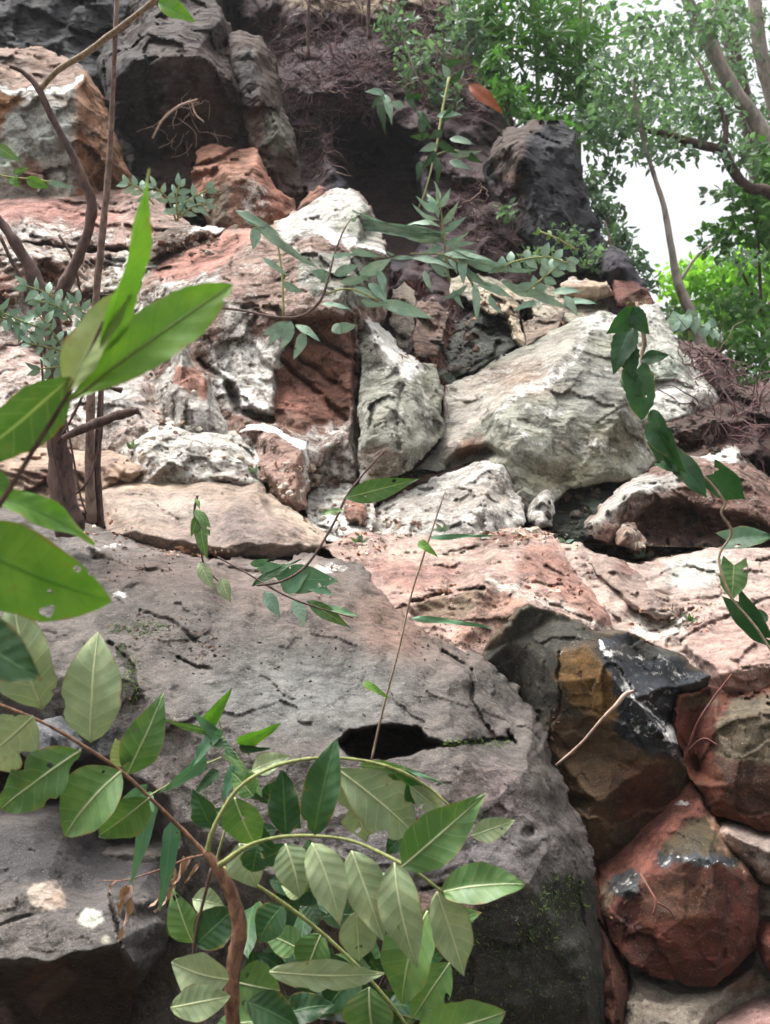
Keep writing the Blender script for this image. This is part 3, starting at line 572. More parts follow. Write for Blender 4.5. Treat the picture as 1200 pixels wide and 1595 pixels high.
rock('block', 'smooth beige and pinkish rectangular block lying above the big dark boulder',
     [(150, 770, 4.1), (158, 752, 4.2), (205, 742, 4.25), (280, 745, 4.25), (350, 742, 4.28), (398, 740, 4.3), (415, 760, 4.2), (445, 785, 4.1), (482, 812, 3.95), (506, 832, 3.85), (512, 852, 3.75), (470, 866, 3.65), (420, 872, 3.6), (340, 872, 3.6), (250, 862, 3.62), (165, 830, 3.75)],
     [[(160, 775, 3.95), (280, 765, 3.95), (400, 768, 3.98)], [(420, 800, 3.75), (470, 840, 3.62), (485, 850, 3.6)], [(200, 830, 3.62), (400, 852, 3.52)]],
     mat=RP, base=(164, 138, 116), seed=66, rough=.45, fa=.6, wh0=.03, step=2.8,
     paint=[(('e', 360, 825, 80, 35), (142, 120, 110), 24), (('e', 220, 752, 70, 8), (190, 160, 126)), ([(395, 735), (420, 750), (520, 845), (500, 850), (430, 800)], (188, 162, 134)), (('e', 270, 790, 60, 20), (172, 152, 134), 14)],
     cracks=[([(195, 765), (230, 775), (280, 812)], 2.5, .02), ([(440, 795), (455, 820)], 2.5, .02)])

# ================================================================ pink slabs of the middle right
rock('slab', 'long pink and cream sheet of rock with folded layers, running down to the dark split block',
     [(495, 850, 3.85), (520, 838, 3.95), (560, 826, 4.0), (600, 830, 4.02), (680, 838, 4.02), (760, 830, 4.06), (810, 820, 4.1), (858, 828, 4.1), (880, 850, 4.0), (900, 885, 3.88), (930, 915, 3.75), (965, 945, 3.65), (995, 975, 3.55), (1008, 1000, 3.4), (950, 1010, 3.3), (880, 1000, 3.2), (800, 1030, 3.15), (755, 1040, 3.1), (700, 1030, 3.15), (630, 980, 3.25), (570, 920, 3.45), (530, 880, 3.6)],
     [[(560, 850, 3.8), (640, 880, 3.62), (720, 905, 3.5), (800, 890, 3.55), (870, 910, 3.55), (940, 960, 3.4)], [(650, 935, 3.34), (740, 925, 3.36)], [(660, 960, 3.32), (720, 1010, 3.12)], [(760, 960, 3.27), (820, 945, 3.2), (900, 985, 3.14)]],
     mat=RP, base=(180, 142, 124), seed=71, rough=.6, fa=1.0, wh0=.20, strata=1.0, step=2.8,
     paint=[([(560, 870), (700, 880), (720, 900), (640, 920), (590, 900)], (168, 118, 100)), ([(820, 850), (860, 850), (990, 985), (940, 975), (850, 910), (800, 890)], (170, 116, 94)), ([(645, 932), (755, 920), (720, 965), (660, 965)], (138, 108, 76), 5), ([(720, 965), (758, 922), (820, 925), (815, 945), (750, 1010), (705, 1000)], (176, 128, 102)), (('e', 780, 838, 40, 10), (126, 78, 56), 5), (('e', 660, 860, 70, 12), (196, 164, 142))],
     white=[([(500, 835), (800, 825), (800, 850), (700, 872), (560, 862)], .34), ([(950, 960), (1010, 985), (1005, 1005), (960, 985)], .7), (('l', 14, [(760, 900), (820, 925), (930, 972), (990, 990)]), .55, 5), ([(820, 850), (860, 850), (990, 985), (940, 975), (850, 910), (800, 890)], .1, 4)],
     cracks=[([(640, 935), (700, 922), (752, 918)], 4, .05), ([(850, 880), (880, 905), (905, 925)], 4, .04), ([(835, 925), (880, 955), (920, 965)], 3.5, .03), ([(700, 860), (780, 850), (820, 850)], 3, .03)])
rock('slab', 'cream, white and pink slab spreading to the right edge below the ledge',
     [(862, 838, 4.05), (900, 846, 4.0), (950, 868, 3.95), (1000, 882, 3.92), (1035, 866, 4.0), (1090, 856, 4.05), (1180, 852, 4.05), (1480, 850, 4.05), (1480, 1060, 3.1), (1250, 1075, 3.05), (1180, 1085, 3.02), (1125, 1088, 3.05), (1095, 1060, 3.15), (1040, 1020, 3.25), (1000, 1000, 3.3), (960, 990, 3.35), (940, 950, 3.5), (900, 900, 3.75)],
     [[(1000, 975, 3.42), (1050, 960, 3.48), (1100, 925, 3.6), (1200, 905, 3.65)], [(1060, 990, 3.3), (1150, 975, 3.32), (1480, 960, 3.35)], [(1120, 1050, 3.02), (1200, 1040, 2.98), (1480, 1030, 3.0)]],
     mat=RP, base=(186, 156, 140), seed=72, rough=.65, fa=1.1, wh0=.24, strata=1.1, step=2.8,
     paint=[([(1035, 870), (1140, 862), (1110, 910), (1040, 920)], (184, 180, 170)), ([(1060, 980), (1200, 940), (1480, 930), (1480, 1050), (1120, 1070)], (176, 136, 120)), ([(1120, 1050), (1480, 1030), (1480, 1080), (1120, 1090)], (168, 118, 98)), (('e', 900, 850, 40, 12), (176, 150, 126))],
     white=[([(980, 965), (1060, 955), (1070, 985), (1000, 1000)], .75), ([(1035, 870), (1140, 862), (1110, 910), (1040, 920)], .5), ([(860, 838), (960, 872), (920, 890)], .35)],
     cracks=[([(1060, 1000), (1100, 975), (1150, 950), (1200, 930)], 3, .03), ([(1010, 985), (1050, 970), (1080, 945)], 3, .03)])
rock('rock', 'brown lens-shaped stone resting between the two pink slabs',
     [(905, 866, 3.92), (940, 862, 3.95), (975, 876, 3.92), (1010, 905, 3.8), (1050, 930, 3.65), (1075, 945, 3.55), (1062, 958, 3.48), (1030, 968, 3.42), (998, 958, 3.45), (965, 925, 3.55), (930, 895, 3.7)],
     [[(950, 885, 3.72), (1010, 935, 3.5), (1050, 945, 3.46)], [(1000, 950, 3.4), (1040, 958, 3.38)]],
     mat=RP, base=(150, 122, 106), seed=73, rough=.9, wh0=.26, strata=.4, step=2.5, paint=[(('e', 978, 880, 16, 8), (140, 88, 74)), ([(985, 945), (1060, 950), (1050, 968), (1000, 965)], (170, 148, 130))])

# ================================================================ lower right
rock('block', 'big block with olive left face, ochre middle and a black glassy veined patch',
     [(740, 1040, 3.12), (752, 1015, 3.14), (785, 975, 3.02), (824, 942, 3.02), (865, 948, 3.0), (905, 968, 2.96), (932, 984, 2.94), (975, 982, 3.0), (1010, 1000, 3.02), (1060, 1020, 3.02), (1108, 1052, 3.0), (1100, 1078, 3.05), (1062, 1088, 3.05), (1058, 1130, 3.05), (1068, 1180, 3.02), (1100, 1235, 2.98), (1080, 1290, 2.95), (960, 1400, 2.92), (880, 1400, 2.95), (850, 1250, 3.02), (800, 1130, 3.1)],
     [[(914, 1008, 2.86), (872, 1015, 2.88), (870, 1060, 2.86), (872, 1110, 2.88), (848, 1150, 2.92), (846, 1200, 2.95)], [(914, 1008, 2.86), (932, 984, 2.94)],
      [(914, 1008, 2.86), (945, 1050, 2.80), (985, 1090, 2.78), (1040, 1150, 2.78), (1062, 1190, 2.85)], [(850, 970, 3.02), (800, 1000, 3.04)], [(930, 1250, 2.80), (900, 1330, 2.86)], [(1000, 1200, 2.8), (1040, 1205, 2.83)], [(1000, 1050, 2.95), (1055, 1070, 2.96)]],
     mat=RS, base=(96, 80, 58), seed=81, rough=.55, fa=.8, wh0=-.1, step=2.6, jag=3.4, warp=11, roll=2.5,
     paint=[([(740, 1040), (825, 938), (935, 985), (912, 1010), (870, 1015), (870, 1110), (850, 1150), (800, 1120)], (76, 73, 62), 3), ([(868, 1020), (914, 1008), (960, 1060), (965, 1100), (940, 1130), (890, 1090), (868, 1060)], (150, 112, 62), 12),
            ([(850, 1140), (950, 1120), (1060, 1190), (1020, 1250), (920, 1350), (880, 1340)], (104, 80, 54), 12), (('e', 1000, 1240, 50, 50), (110, 66, 44), 20), (('e', 880, 1330, 40, 30), (80, 48, 36), 14),
            ([(934, 984), (1010, 1000), (1108, 1055), (1100, 1080), (1060, 1090), (1060, 1130), (1068, 1190), (1000, 1165), (962, 1140), (964, 1080), (940, 1030)], (44, 50, 58), 3),
            ([(1040, 1035), (1108, 1055), (1100, 1080), (1050, 1075)], (92, 98, 104), 4), (('e', 1010, 1015, 70, 12), (70, 68, 60))],
     white=[(('l', 6, [(938, 990), (950, 1020), (980, 1075), (1010, 1110), (1045, 1145), (1062, 1160)]), .62, 2.5), (('l', 6, [(950, 1015), (985, 1025), (1010, 1020), (1040, 1035), (1098, 1062)]), .5, 2.5), (('l', 4, [(985, 1040), (1010, 1055), (1035, 1050), (1060, 1070)]), .42, 2.5), (('l', 4, [(1000, 1092), (1035, 1100), (1036, 1118)]), .5, 2), (('l', 5, [(970, 1120), (1000, 1140), (1040, 1138)]), .42, 2), (('e', 1048, 1145, 14, 14), .75, 3), (('l', 3, [(1010, 1060), (1020, 1080), (1005, 1082)]), .4, 2), (('l', 4, [(1045, 1160), (1060, 1188)]), .42, 2), (('l', 3, [(960, 1000), (975, 1022)]), .45, 2),
            (('l', 3, [(865, 1020), (885, 1005), (912, 995)]), .4, 2), (('l', 4, [(980, 1040), (1000, 1052), (1030, 1052), (1095, 1055)]), .36, 2), (('l', 3, [(975, 1020), (1000, 1035), (1040, 1045), (1080, 1050)]), .42, 2), (('l', 3, [(1000, 1010), (1030, 1030), (1050, 1060)]), .4, 2), (('l', 3, [(985, 1090), (975, 1110), (990, 1125), (1020, 1130)]), .42, 2), (('l', 3, [(1005, 1125), (1030, 1155), (1055, 1165)]), .4, 2), (('l', 3, [(990, 1060), (1010, 1078), (1040, 1080)]), .42, 2), (('e', 958, 1045, 8, 22), .4, 4)],
     gloss=[([(934, 984), (1108, 1055), (1100, 1080), (1060, 1090), (1068, 1190), (1000, 1165), (962, 1140), (964, 1080)], 1.0)],
     cracks=[([(870, 1015), (870, 1060), (874, 1108), (848, 1150)], 2.5, .015)])
rock('boulder', 'rust-red boulder with a round grey lichen crust at the right edge',
     [(1054, 1150, 2.93), (1050, 1105, 2.95), (1058, 1084, 2.97), (1105, 1072, 3.0), (1150, 1075, 3.06), (1200, 1062, 3.06), (1480, 1050, 3.05), (1480, 1310, 2.75), (1200, 1300, 2.75), (1150, 1285, 2.78), (1112, 1266, 2.80), (1082, 1222, 2.84), (1062, 1190, 2.9)],
     [[(1120, 1120, 2.86), (1200, 1110, 2.8), (1480, 1110, 2.8)], [(1130, 1220, 2.76), (1480, 1220, 2.72)], [(1085, 1120, 3.0), (1090, 1200, 2.95)]],
     mat=RS, roll=3, base=(120, 64, 40), seed=82, rough=.6, wh0=.0, step=2.8,
     paint=[([(1120, 1130), (1150, 1090), (1240, 1070), (1480, 1080), (1480, 1240), (1200, 1245), (1140, 1225), (1120, 1180)], (128, 114, 92), 6), (('e', 1090, 1150, 30, 50), (110, 50, 32)), (('e', 1090, 1092, 26, 10), (134, 108, 84)), ([(1120, 1180), (1480, 1230), (1480, 1290), (1140, 1270)], (92, 58, 42))],
     white=[([(1120, 1130), (1150, 1090), (1240, 1070), (1480, 1080), (1480, 1240), (1200, 1245), (1140, 1225), (1120, 1180)], .16)])
rock('rock', 'pale pinkish stone with cream streak at the right edge above the deep red rock',
     [(1098, 1300, 2.84), (1120, 1278, 2.86), (1155, 1275, 2.86), (1195, 1285, 2.84), (1480, 1285, 2.82), (1480, 1390, 2.7), (1230, 1385, 2.68), (1195, 1378, 2.68), (1160, 1350, 2.72), (1125, 1325, 2.76)], [[(1140, 1300, 2.7), (1200, 1330, 2.64), (1480, 1330, 2.64)]],
     mat=RP, base=(160, 136, 124), seed=83, rough=.6, wh0=.2, paint=[(('l', 22, [(1100, 1260), (1140, 1320), (1195, 1372)]), (182, 150, 128), 4), (('e', 1125, 1255, 22, 16), (150, 140, 122))])
def _red():
    rock('boulder', 'deep red rounded rock with a sloping pink top and glassy grey chips',
     [(922, 1400, 2.78), (934, 1360, 2.82), (960, 1335, 2.85), (1000, 1297, 2.85), (1045, 1250, 2.88), (1080, 1212, 2.9), (1094, 1240, 2.86), (1114, 1268, 2.82), (1142, 1322, 2.74), (1168, 1352, 2.68), (1184, 1385, 2.66), (1184, 1440, 2.6), (1180, 1476, 2.58), (1155, 1510, 2.55), (1110, 1540, 2.52), (1040, 1530, 2.52), (985, 1505, 2.54), (950, 1470, 2.6), (935, 1430, 2.7)],
     [[(944, 1428, 2.62), (975, 1390, 2.6), (1010, 1362, 2.6), (1040, 1330, 2.62), (1058, 1295, 2.68), (1094, 1240, 2.86)], [(1010, 1362, 2.6), (1060, 1345, 2.54), (1110, 1340, 2.56), (1160, 1372, 2.64)], [(1060, 1430, 2.5), (1120, 1430, 2.5)], [(1020, 1320, 2.74), (960, 1375, 2.76)], [(1060, 1500, 2.5), (1120, 1500, 2.5)]],
     mat=RS, roll=2.5, base=(104, 50, 34), seed=84, rough=.5, fa=.8, wh0=-.1, step=2.6, jag=3.6, warp=12,
     paint=[([(925, 1400), (960, 1330), (1080, 1210), (1100, 1265), (1058, 1280), (1010, 1362), (945, 1425)], (158, 98, 82), 4), ([(1030, 1325), (1058, 1290), (1100, 1265), (1150, 1320), (1165, 1345), (1100, 1350), (1050, 1345)], (98, 84, 58), 4), (('e', 1060, 1400, 60, 40), (98, 62, 40), 20), ([(1092, 1262), (1112, 1272), (1170, 1365), (1150, 1350)], (170, 130, 104), 3),
            ([(1025, 1325), (1060, 1335), (1140, 1325), (1155, 1340), (1090, 1352), (1030, 1345)], (82, 86, 92), 3), ([(955, 1378), (985, 1348), (1005, 1360), (985, 1395), (950, 1398)], (92, 96, 98), 3), ([(930, 1385), (955, 1375), (950, 1410), (935, 1425)], (170, 146, 120), 3)],
     white=[(('l', 4, [(1030, 1342), (1070, 1340), (1100, 1346), (1150, 1338)]), .5, 2), (('l', 4, [(960, 1392), (985, 1365), (1000, 1358)]), .5, 2), (('e', 1060, 1258, 12, 6), .6, 4), (('l', 4, [(1008, 1362), (990, 1400)]), .3, 2), (('l', 4, [(1098, 1262), (1130, 1310), (1168, 1368)]), .3, 3)],
     gloss=[([(1025, 1325), (1155, 1325), (1155, 1340), (1030, 1348)], 1), ([(955, 1378), (985, 1348), (1005, 1360), (985, 1395), (950, 1398)], 1)])
_red()
rock('rock', 'tan-brown stone at the right edge beside the deep red rock',
     [(1150, 1360, 2.82), (1175, 1362, 2.82), (1230, 1375, 2.78), (1480, 1375, 2.78), (1480, 1450, 2.7), (1215, 1445, 2.7), (1165, 1440, 2.74)], [[(1200, 1400, 2.68), (1480, 1400, 2.68)]], mat=RP, base=(134, 112, 92), rough=.7, wh0=.08)
rock('rock', 'rust-red stone half out of the photo at the right edge near the bottom',
     [(1176, 1455, 2.66), (1188, 1436, 2.7), (1230, 1425, 2.7), (1480, 1420, 2.7), (1480, 1545, 2.55), (1215, 1540, 2.55), (1190, 1515, 2.58), (1180, 1485, 2.62)], [[(1200, 1475, 2.54), (1480, 1475, 2.5)]], mat=RS, base=(122, 62, 46), rough=.5)
rock('boulder', 'grey-tan stone along the bottom below the deep red rock',
     [(960, 1500, 2.82), (975, 1488, 2.85), (1040, 1510, 2.8), (1100, 1528, 2.78), (1150, 1500, 2.8), (1178, 1470, 2.82), (1200, 1500, 2.75), (1215, 1545, 2.65), (1150, 1570, 2.6), (1110, 1610, 2.5), (1100, 1720, 2.4), (950, 1720, 2.4), (955, 1600, 2.55)],
     [[(985, 1515, 2.6), (1060, 1550, 2.54), (1130, 1545, 2.56), (1180, 1515, 2.62)], [(1010, 1600, 2.42), (1080, 1600, 2.42)]],
     mat=RN, base=(140, 128, 112), seed=85, rough=.7, wh0=.05, paint=[(('e', 1150, 1525, 40, 20), (132, 106, 86))])
rock('rock', 'pink stone in the bottom right corner',
     [(1075, 1640, 2.5), (1092, 1592, 2.58), (1130, 1562, 2.64), (1190, 1545, 2.66), (1480, 1530, 2.66), (1480, 1720, 2.3), (1070, 1720, 2.35)], [[(1120, 1610, 2.42), (1200, 1590, 2.42), (1480, 1580, 2.4)]],
     mat=RP, base=(162, 116, 106), seed=86, rough=.6, wh0=.1)
rock('rock', 'narrow rust-brown sliver of rock hugging the right side of the big foreground boulder',
     [(900, 1360, 2.8), (925, 1352, 2.82), (940, 1400, 2.76), (955, 1450, 2.7), (975, 1500, 2.62), (984, 1550, 2.56), (972, 1600, 2.5), (975, 1720, 2.4), (880, 1720, 2.45), (890, 1500, 2.65)],
     [[(930, 1420, 2.62), (955, 1520, 2.48), (955, 1600, 2.42)]], mat=RS, base=(104, 60, 44), seed=87, rough=.8, step=2.6)

# ================================================================ the foreground
WFB = [(('e', 500, 890, 34, 10), .75, 6), (('e', 190, 930, 14, 6), .9, 4), (('e', 165, 852, 34, 5), .7, 3), (('e', 375, 1112, 10, 5), .8, 3), (('e', 345, 880, 40, 8), .35, 6), (('e', 470, 1050, 200, 60), .14, 40), (('e', 810, 1425, 14, 8), .5, 5), (('e', 780, 1500, 150, 60), .2, 30), (('e', 860, 1400, 30, 30), .3, 12)]
rock('boulder', 'huge dark grey boulder filling the lower left with a pitted top and mossy underside',
     [(-280, 815, 3.7), (0, 792, 3.78), (60, 790, 3.8), (105, 806, 3.75), (160, 826, 3.68), (240, 850, 3.6), (330, 868, 3.55), (430, 872, 3.52), (480, 862, 3.55), (530, 866, 3.55), (566, 885, 3.45), (600, 925, 3.3), (640, 962, 3.2), (690, 1000, 3.12), (752, 1024, 3.05), (800, 1062, 3.0), (830, 1098, 2.95), (846, 1128, 2.9), (856, 1140, 2.88), (866, 1190, 2.85), (886, 1228, 2.78), (898, 1262, 2.76), (916, 1296, 2.72), (930, 1352, 2.66), (932, 1420, 2.6), (940, 1490, 2.55), (950, 1560, 2.5), (955, 1720, 2.45), (-280, 1720, 2.5)],
     [[(-280, 1060, 2.75), (60, 1040, 2.72), (180, 1060, 2.66), (300, 1130, 2.5), (420, 1180, 2.42), (540, 1190, 2.38), (700, 1190, 2.4), (830, 1190, 2.5)],
      [(100, 900, 3.2), (300, 930, 3.05), (520, 960, 2.98), (700, 1060, 2.75)],
      [(650, 1475, 2.18), (700, 1430, 2.18), (760, 1400, 2.18), (830, 1372, 2.24), (926, 1352, 2.62)], [(500, 1420, 2.2), (650, 1475, 2.18)],
      [(850, 1290, 2.42), (700, 1290, 2.26)], [(-280, 1160, 2.8), (60, 1170, 2.75), (200, 1200, 2.6), (300, 1280, 2.4)], [(-280, 1260, 2.9), (100, 1250, 2.85), (220, 1300, 2.55)],
      [(640, 1600, 2.2), (800, 1560, 2.2), (900, 1540, 2.3)], [(500, 1600, 2.4), (-280, 1500, 2.7)]],
     mat=RN, base=(100, 92, 86), seed=91, rough=.6, fa=.5, wh0=.02, step=2.9, thick=1.0, jag=5.5,
     paint=[([(200, 850), (480, 860), (640, 950), (760, 1030), (640, 1040), (480, 980), (300, 920), (150, 900)], (112, 96, 88), 30), (('e', 620, 960, 60, 60), (128, 100, 86), 30), (('e', 470, 1080, 150, 60), (114, 114, 110), 40), (('e', 760, 1240, 50, 50), (126, 110, 106), 24), (('e', 200, 1200, 60, 60), (128, 112, 106), 26),
            (('e', 660, 1330, 200, 60), (98, 92, 92), 40), (('e', 700, 1420, 90, 30), (120, 94, 84), 14), ([(640, 1490), (760, 1405), (930, 1360), (960, 1700), (600, 1700)], (62, 60, 50), 10), (('e', 540, 1450, 90, 50), (104, 92, 88), 20), (('e', 60, 850, 60, 30), (104, 98, 96), 20),  # underside polygon painted darker for its shade, besides the real moss
            (('e', 120, 1180, 120, 60), (84, 84, 86), 30), (('e', 450, 890, 60, 18), (146, 134, 124), 10), (('e', 180, 850, 70, 14), (128, 118, 112), 10)],
     white=WFB,
     moss=[([(650, 1480), (760, 1410), (850, 1385), (925, 1370), (950, 1600), (950, 1720), (560, 1720)], .34, 12), (('e', 880, 1390, 45, 34), .5, 14), (('e', 210, 980, 55, 12), .46, 8), (('l', 16, [(190, 1015), (215, 1090)]), .5, 6), (('l', 8, [(690, 1162), (800, 1152)]), .5, 4), (('e', 440, 1200, 60, 30), .3, 20), (('e', 560, 1560, 120, 80), .42, 40)],
     cracks=[([(690, 1018), (735, 1045), (738, 1090), (765, 1148)], 4.5, .05), ([(792, 1140), (805, 1158)], 5, .05), ([(690, 1163), (740, 1156), (800, 1150)], 3.5, .05), ([(560, 870), (600, 900), (640, 950)], 4, .03),
             ([(220, 950), (270, 970), (305, 1000)], 4.5, .025), ([(150, 870), (200, 880), (255, 895)], 5, .025), ([(278, 1025), (325, 1045)], 4.5, .025), ([(655, 1385), (720, 1375)], 3, .02), ([(340, 880), (420, 900), (480, 905)], 3, .03), ([(170, 1000), (200, 1030), (215, 1080)], 5, .03)],
     pits=[([(528, 1158), (545, 1140), (600, 1130), (650, 1134), (664, 1150), (690, 1158), (650, 1172), (600, 1186), (545, 1182)], .34, 4), (('e', 822, 1298, 9, 7), .03, 4), ([(-280, 1178), (60, 1182), (160, 1200), (250, 1258), (262, 1310), (-280, 1310)], .5, 22), (('e', 270, 900, 50, 14), .02, 8)])
rock('boulder', 'dark grey boulder with two round pale lichen spots in the lower left corner',
     [(-280, 1272, 2.6), (0, 1276, 2.58), (60, 1282, 2.55), (100, 1300, 2.5), (125, 1340, 2.45), (150, 1365, 2.4), (190, 1372, 2.4), (230, 1370, 2.4), (262, 1400, 2.38), (266, 1440, 2.34), (258, 1480, 2.3), (232, 1515, 2.3), (215, 1540, 2.36), (200, 1620, 2.5), (180, 1720, 2.55), (-280, 1720, 2.55)],
     [[(-280, 1400, 2.2), (60, 1400, 2.18), (150, 1410, 2.16), (180, 1405, 2.16)], [(-280, 1505, 2.1), (10, 1498, 2.08), (55, 1494, 2.06), (120, 1488, 2.04), (188, 1468, 2.04), (205, 1490, 2.06), (228, 1512, 2.18)], [(180, 1405, 2.16), (188, 1468, 2.04)], [(-280, 1560, 2.4), (60, 1560, 2.4), (180, 1540, 2.38)], [(-280, 1650, 2.5), (150, 1650, 2.5)]],
     mat=RN, base=(86, 80, 77), seed=92, rough=.5, fa=.7, wh0=.0, step=2.9, thick=.5, jag=1.8, warp=6,
     paint=[(('e', 30, 1450, 90, 50), (112, 104, 98), 30), (('e', 160, 1350, 60, 30), (58, 55, 56), 14), ([(-280, 1280), (60, 1290), (110, 1345), (250, 1365), (250, 1385), (100, 1375), (-280, 1345)], (62, 59, 60), 14), (('e', 70, 1395, 26, 22), (176, 158, 142), 2.5), (('e', 88, 1402, 16, 12), (164, 142, 124), 3), (('e', 142, 1430, 18, 15), (206, 208, 190), 2.5), (('e', 163, 1464, 7, 7), (140, 136, 118), 3), (('e', 168, 1352, 9, 7), (132, 108, 102), 3), (('e', 188, 1337, 4, 3), (210, 215, 200), 2),  # dark band along the top paints in the shade of the recess
            ([(-280, 1512), (55, 1502), (185, 1476), (215, 1515), (200, 1700), (-280, 1700)], (62, 42, 38), 5), ([(40, 1560), (100, 1505), (120, 1520), (60, 1580)], (104, 80, 72), 5), ([(30, 1535), (60, 1502), (110, 1492), (60, 1530)], (98, 58, 42), 4), (('e', 0, 1590, 22, 26), (124, 98, 98), 6)],
     cracks=[([(172, 1395), (178, 1430), (190, 1470)], 4, .05), ([(0, 1440), (50, 1425)], 3, .01)], mo0=.02)
rock('rock', 'dark grey stone showing between the torn leaves at the left edge',
     [(30, 1170, 2.55), (45, 1125, 2.6), (80, 1118, 2.6), (110, 1150, 2.56), (128, 1175, 2.52), (110, 1195, 2.48), (60, 1200, 2.48)], [(80, 1150, 2.44)], mat=RN, base=(92, 94, 98), rough=.5)
# ================================================================ plants
from mathutils.bvhtree import BVHTree
def mk_leaf(name, c1, c2, vein, trans=.3, rough=.45, veins=7.0, vstr=.6, spots=.25, tint=(1.25, 1.4, .6), bdist=.003):
    m = bpy.data.materials.new(name); m.use_nodes = True; t = m.node_tree; L = t.links.new; p = t.nodes['Principled BSDF']; out = t.nodes['Material Output']
    u = attr(t, 'lu'); s = attr(t, 'ls'); tc = N(t, 'NewGeometry').outputs['Position']
    oi = N(t, 'ObjectInfo').outputs['Random']
    n1 = nz(t, tc, 30, 5, .6); n2 = nz(t, tc, 160, 4, .6)
    c = mix(t, mth(t, 'ADD', mth(t, 'MULTIPLY', ramp(t, n1, .3, .7), .75), mth(t, 'MULTIPLY', mth(t, 'SUBTRACT', oi, .5), .7), True), lin(c1), lin(c2))
    a = mth(t, 'ABSOLUTE', s)
    fr_ = mth(t, 'FRACT', mth(t, 'MULTIPLY', mth(t, 'SUBTRACT', u, mth(t, 'MULTIPLY', a, .16)), veins))
    d = mth(t, 'ABSOLUTE', mth(t, 'SUBTRACT', fr_, .5))
    lat = mth(t, 'SUBTRACT', 1.0, ramp(t, d, .01, .06)); mid = mth(t, 'SUBTRACT', 1.0, ramp(t, a, .025, .075))
    v = mth(t, 'MAXIMUM', mth(t, 'MULTIPLY', lat, .35), mid)
    c = mix(t, mth(t, 'MULTIPLY', v, vstr), c, lin(vein))
    c = mix(t, mth(t, 'MULTIPLY', ramp(t, nz(t, tc, 60, 4, .6), .61, .67), spots), c, lin((120, 92, 50)))
    c = mix(t, mth(t, 'MULTIPLY', ramp(t, nz(t, tc, 14, 4, .6), .5, .75), .35), c, mix(t, 1.0, c, (1.5, 1.25, .8), 'MULTIPLY'))
    eg = mth(t, 'MULTIPLY', ramp(t, mth(t, 'ADD', mth(t, 'MAXIMUM', a, mth(t, 'SUBTRACT', u, .03)), mth(t, 'MULTIPLY', mth(t, 'SUBTRACT', n1, .5), .5)), .93, 1.03), .7)
    c = mix(t, eg, c, lin((128, 104, 58)))
    hl = ramp(t, nz(t, tc, 42, 2, .4), .715, .725)
    L(c, p.inputs['Base Color']); p.inputs['Roughness'].default_value = rough; p.inputs['Specular IOR Level'].default_value = .4
    h = mth(t, 'ADD', mth(t, 'MULTIPLY', mth(t, 'MAXIMUM', ramp(t, d, 0, .5), 0.0), .3), mth(t, 'MULTIPLY', n2, .15)); h = mth(t, 'SUBTRACT', h, mth(t, 'MULTIPLY', mid, .5))
    b = N(t, 'Bump'); b.inputs['Strength'].default_value = .45; b.inputs['Distance'].default_value = bdist; L(h, b.inputs['Height']); L(b.outputs[0], p.inputs['Normal'])
    tr = N(t, 'BsdfTranslucent'); cc = mix(t, 1.0, c, tint, 'MULTIPLY'); L(cc, tr.inputs['Color']); ms = N(t, 'MixShader'); ms.inputs[0].default_value = trans
    L(p.outputs[0], ms.inputs[1]); L(tr.outputs[0], ms.inputs[2]); hole = N(t, 'BsdfTransparent'); mh = N(t, 'MixShader'); L(hl, mh.inputs[0]); L(ms.outputs[0], mh.inputs[1]); L(hole.outputs[0], mh.inputs[2]); L(mh.outputs[0], out.inputs['Surface'])
    return m
def mk_bark(name, c1, c2, sc=60, bump=.004):
    m = bpy.data.materials.new(name); m.use_nodes = True; t = m.node_tree; L = t.links.new; p = t.nodes['Principled BSDF']
    tc = N(t, 'NewGeometry').outputs['Position']; mp = N(t, 'Mapping'); mp.inputs['Scale'].default_value = (1, 1, .4); L(tc, mp.inputs['Vector'])
    n = nz(t, mp.outputs[0], sc, 8, .7, .5); c = mix(t, ramp(t, n, .35, .65), lin(c1), lin(c2)); L(c, p.inputs['Base Color']); p.inputs['Roughness'].default_value = .8
    b = N(t, 'Bump'); b.inputs['Strength'].default_value = .8; b.inputs['Distance'].default_value = bump; L(n, b.inputs['Height']); L(b.outputs[0], p.inputs['Normal'])
    return m
L_BRIGHT = mk_leaf('leaf_bright', (78, 122, 40), (108, 148, 56), (50, 90, 34), .28, vstr=.5)
L_DARK = mk_leaf('leaf_dark', (32, 66, 36), (50, 86, 44), (84, 118, 70), .15)
L_MID = mk_leaf('leaf_mid', (72, 106, 56), (104, 136, 78), (160, 176, 130), .16)
L_PALE = mk_leaf('leaf_pale_underside', (122, 140, 102), (152, 166, 128), (196, 204, 164), .12, rough=.6, vstr=.7, tint=(1.1, 1.15, .85))
L_BLUE = mk_leaf('leaf_bluegreen', (118, 150, 130), (154, 180, 158), (170, 188, 168), .1, rough=.6, spots=.1, vstr=.4, tint=(1, 1.05, .95))
L_BLADE = mk_leaf('leaf_blade', (70, 116, 84), (104, 144, 106), (140, 168, 130), .14, spots=.15, vstr=.3, veins=.4, tint=(1, 1.1, .8))
L_VINE = mk_leaf('leaf_vine', (32, 68, 38), (52, 94, 52), (56, 90, 60), .2, rough=.5, spots=.05, vstr=.4, bdist=.0012)
L_GREY = mk_leaf('leaf_greygreen', (130, 146, 92), (152, 160, 112), (166, 170, 128), .25, rough=.7, vstr=.3)
L_DRY = mk_leaf('leaf_dry', (168, 132, 116), (196, 164, 146), (160, 120, 104), .05, rough=.8, spots=.5, vstr=.3)
L_RUST = mk_leaf('leaf_rust', (136, 70, 44), (160, 88, 56), (140, 70, 40), .2, rough=.7)
B_RED = mk_bark('bark_redbrown', (92, 62, 48), (150, 108, 84), 90, .006)
B_DARK = mk_bark('bark_dark', (56, 38, 34), (98, 74, 66), 40, .006)
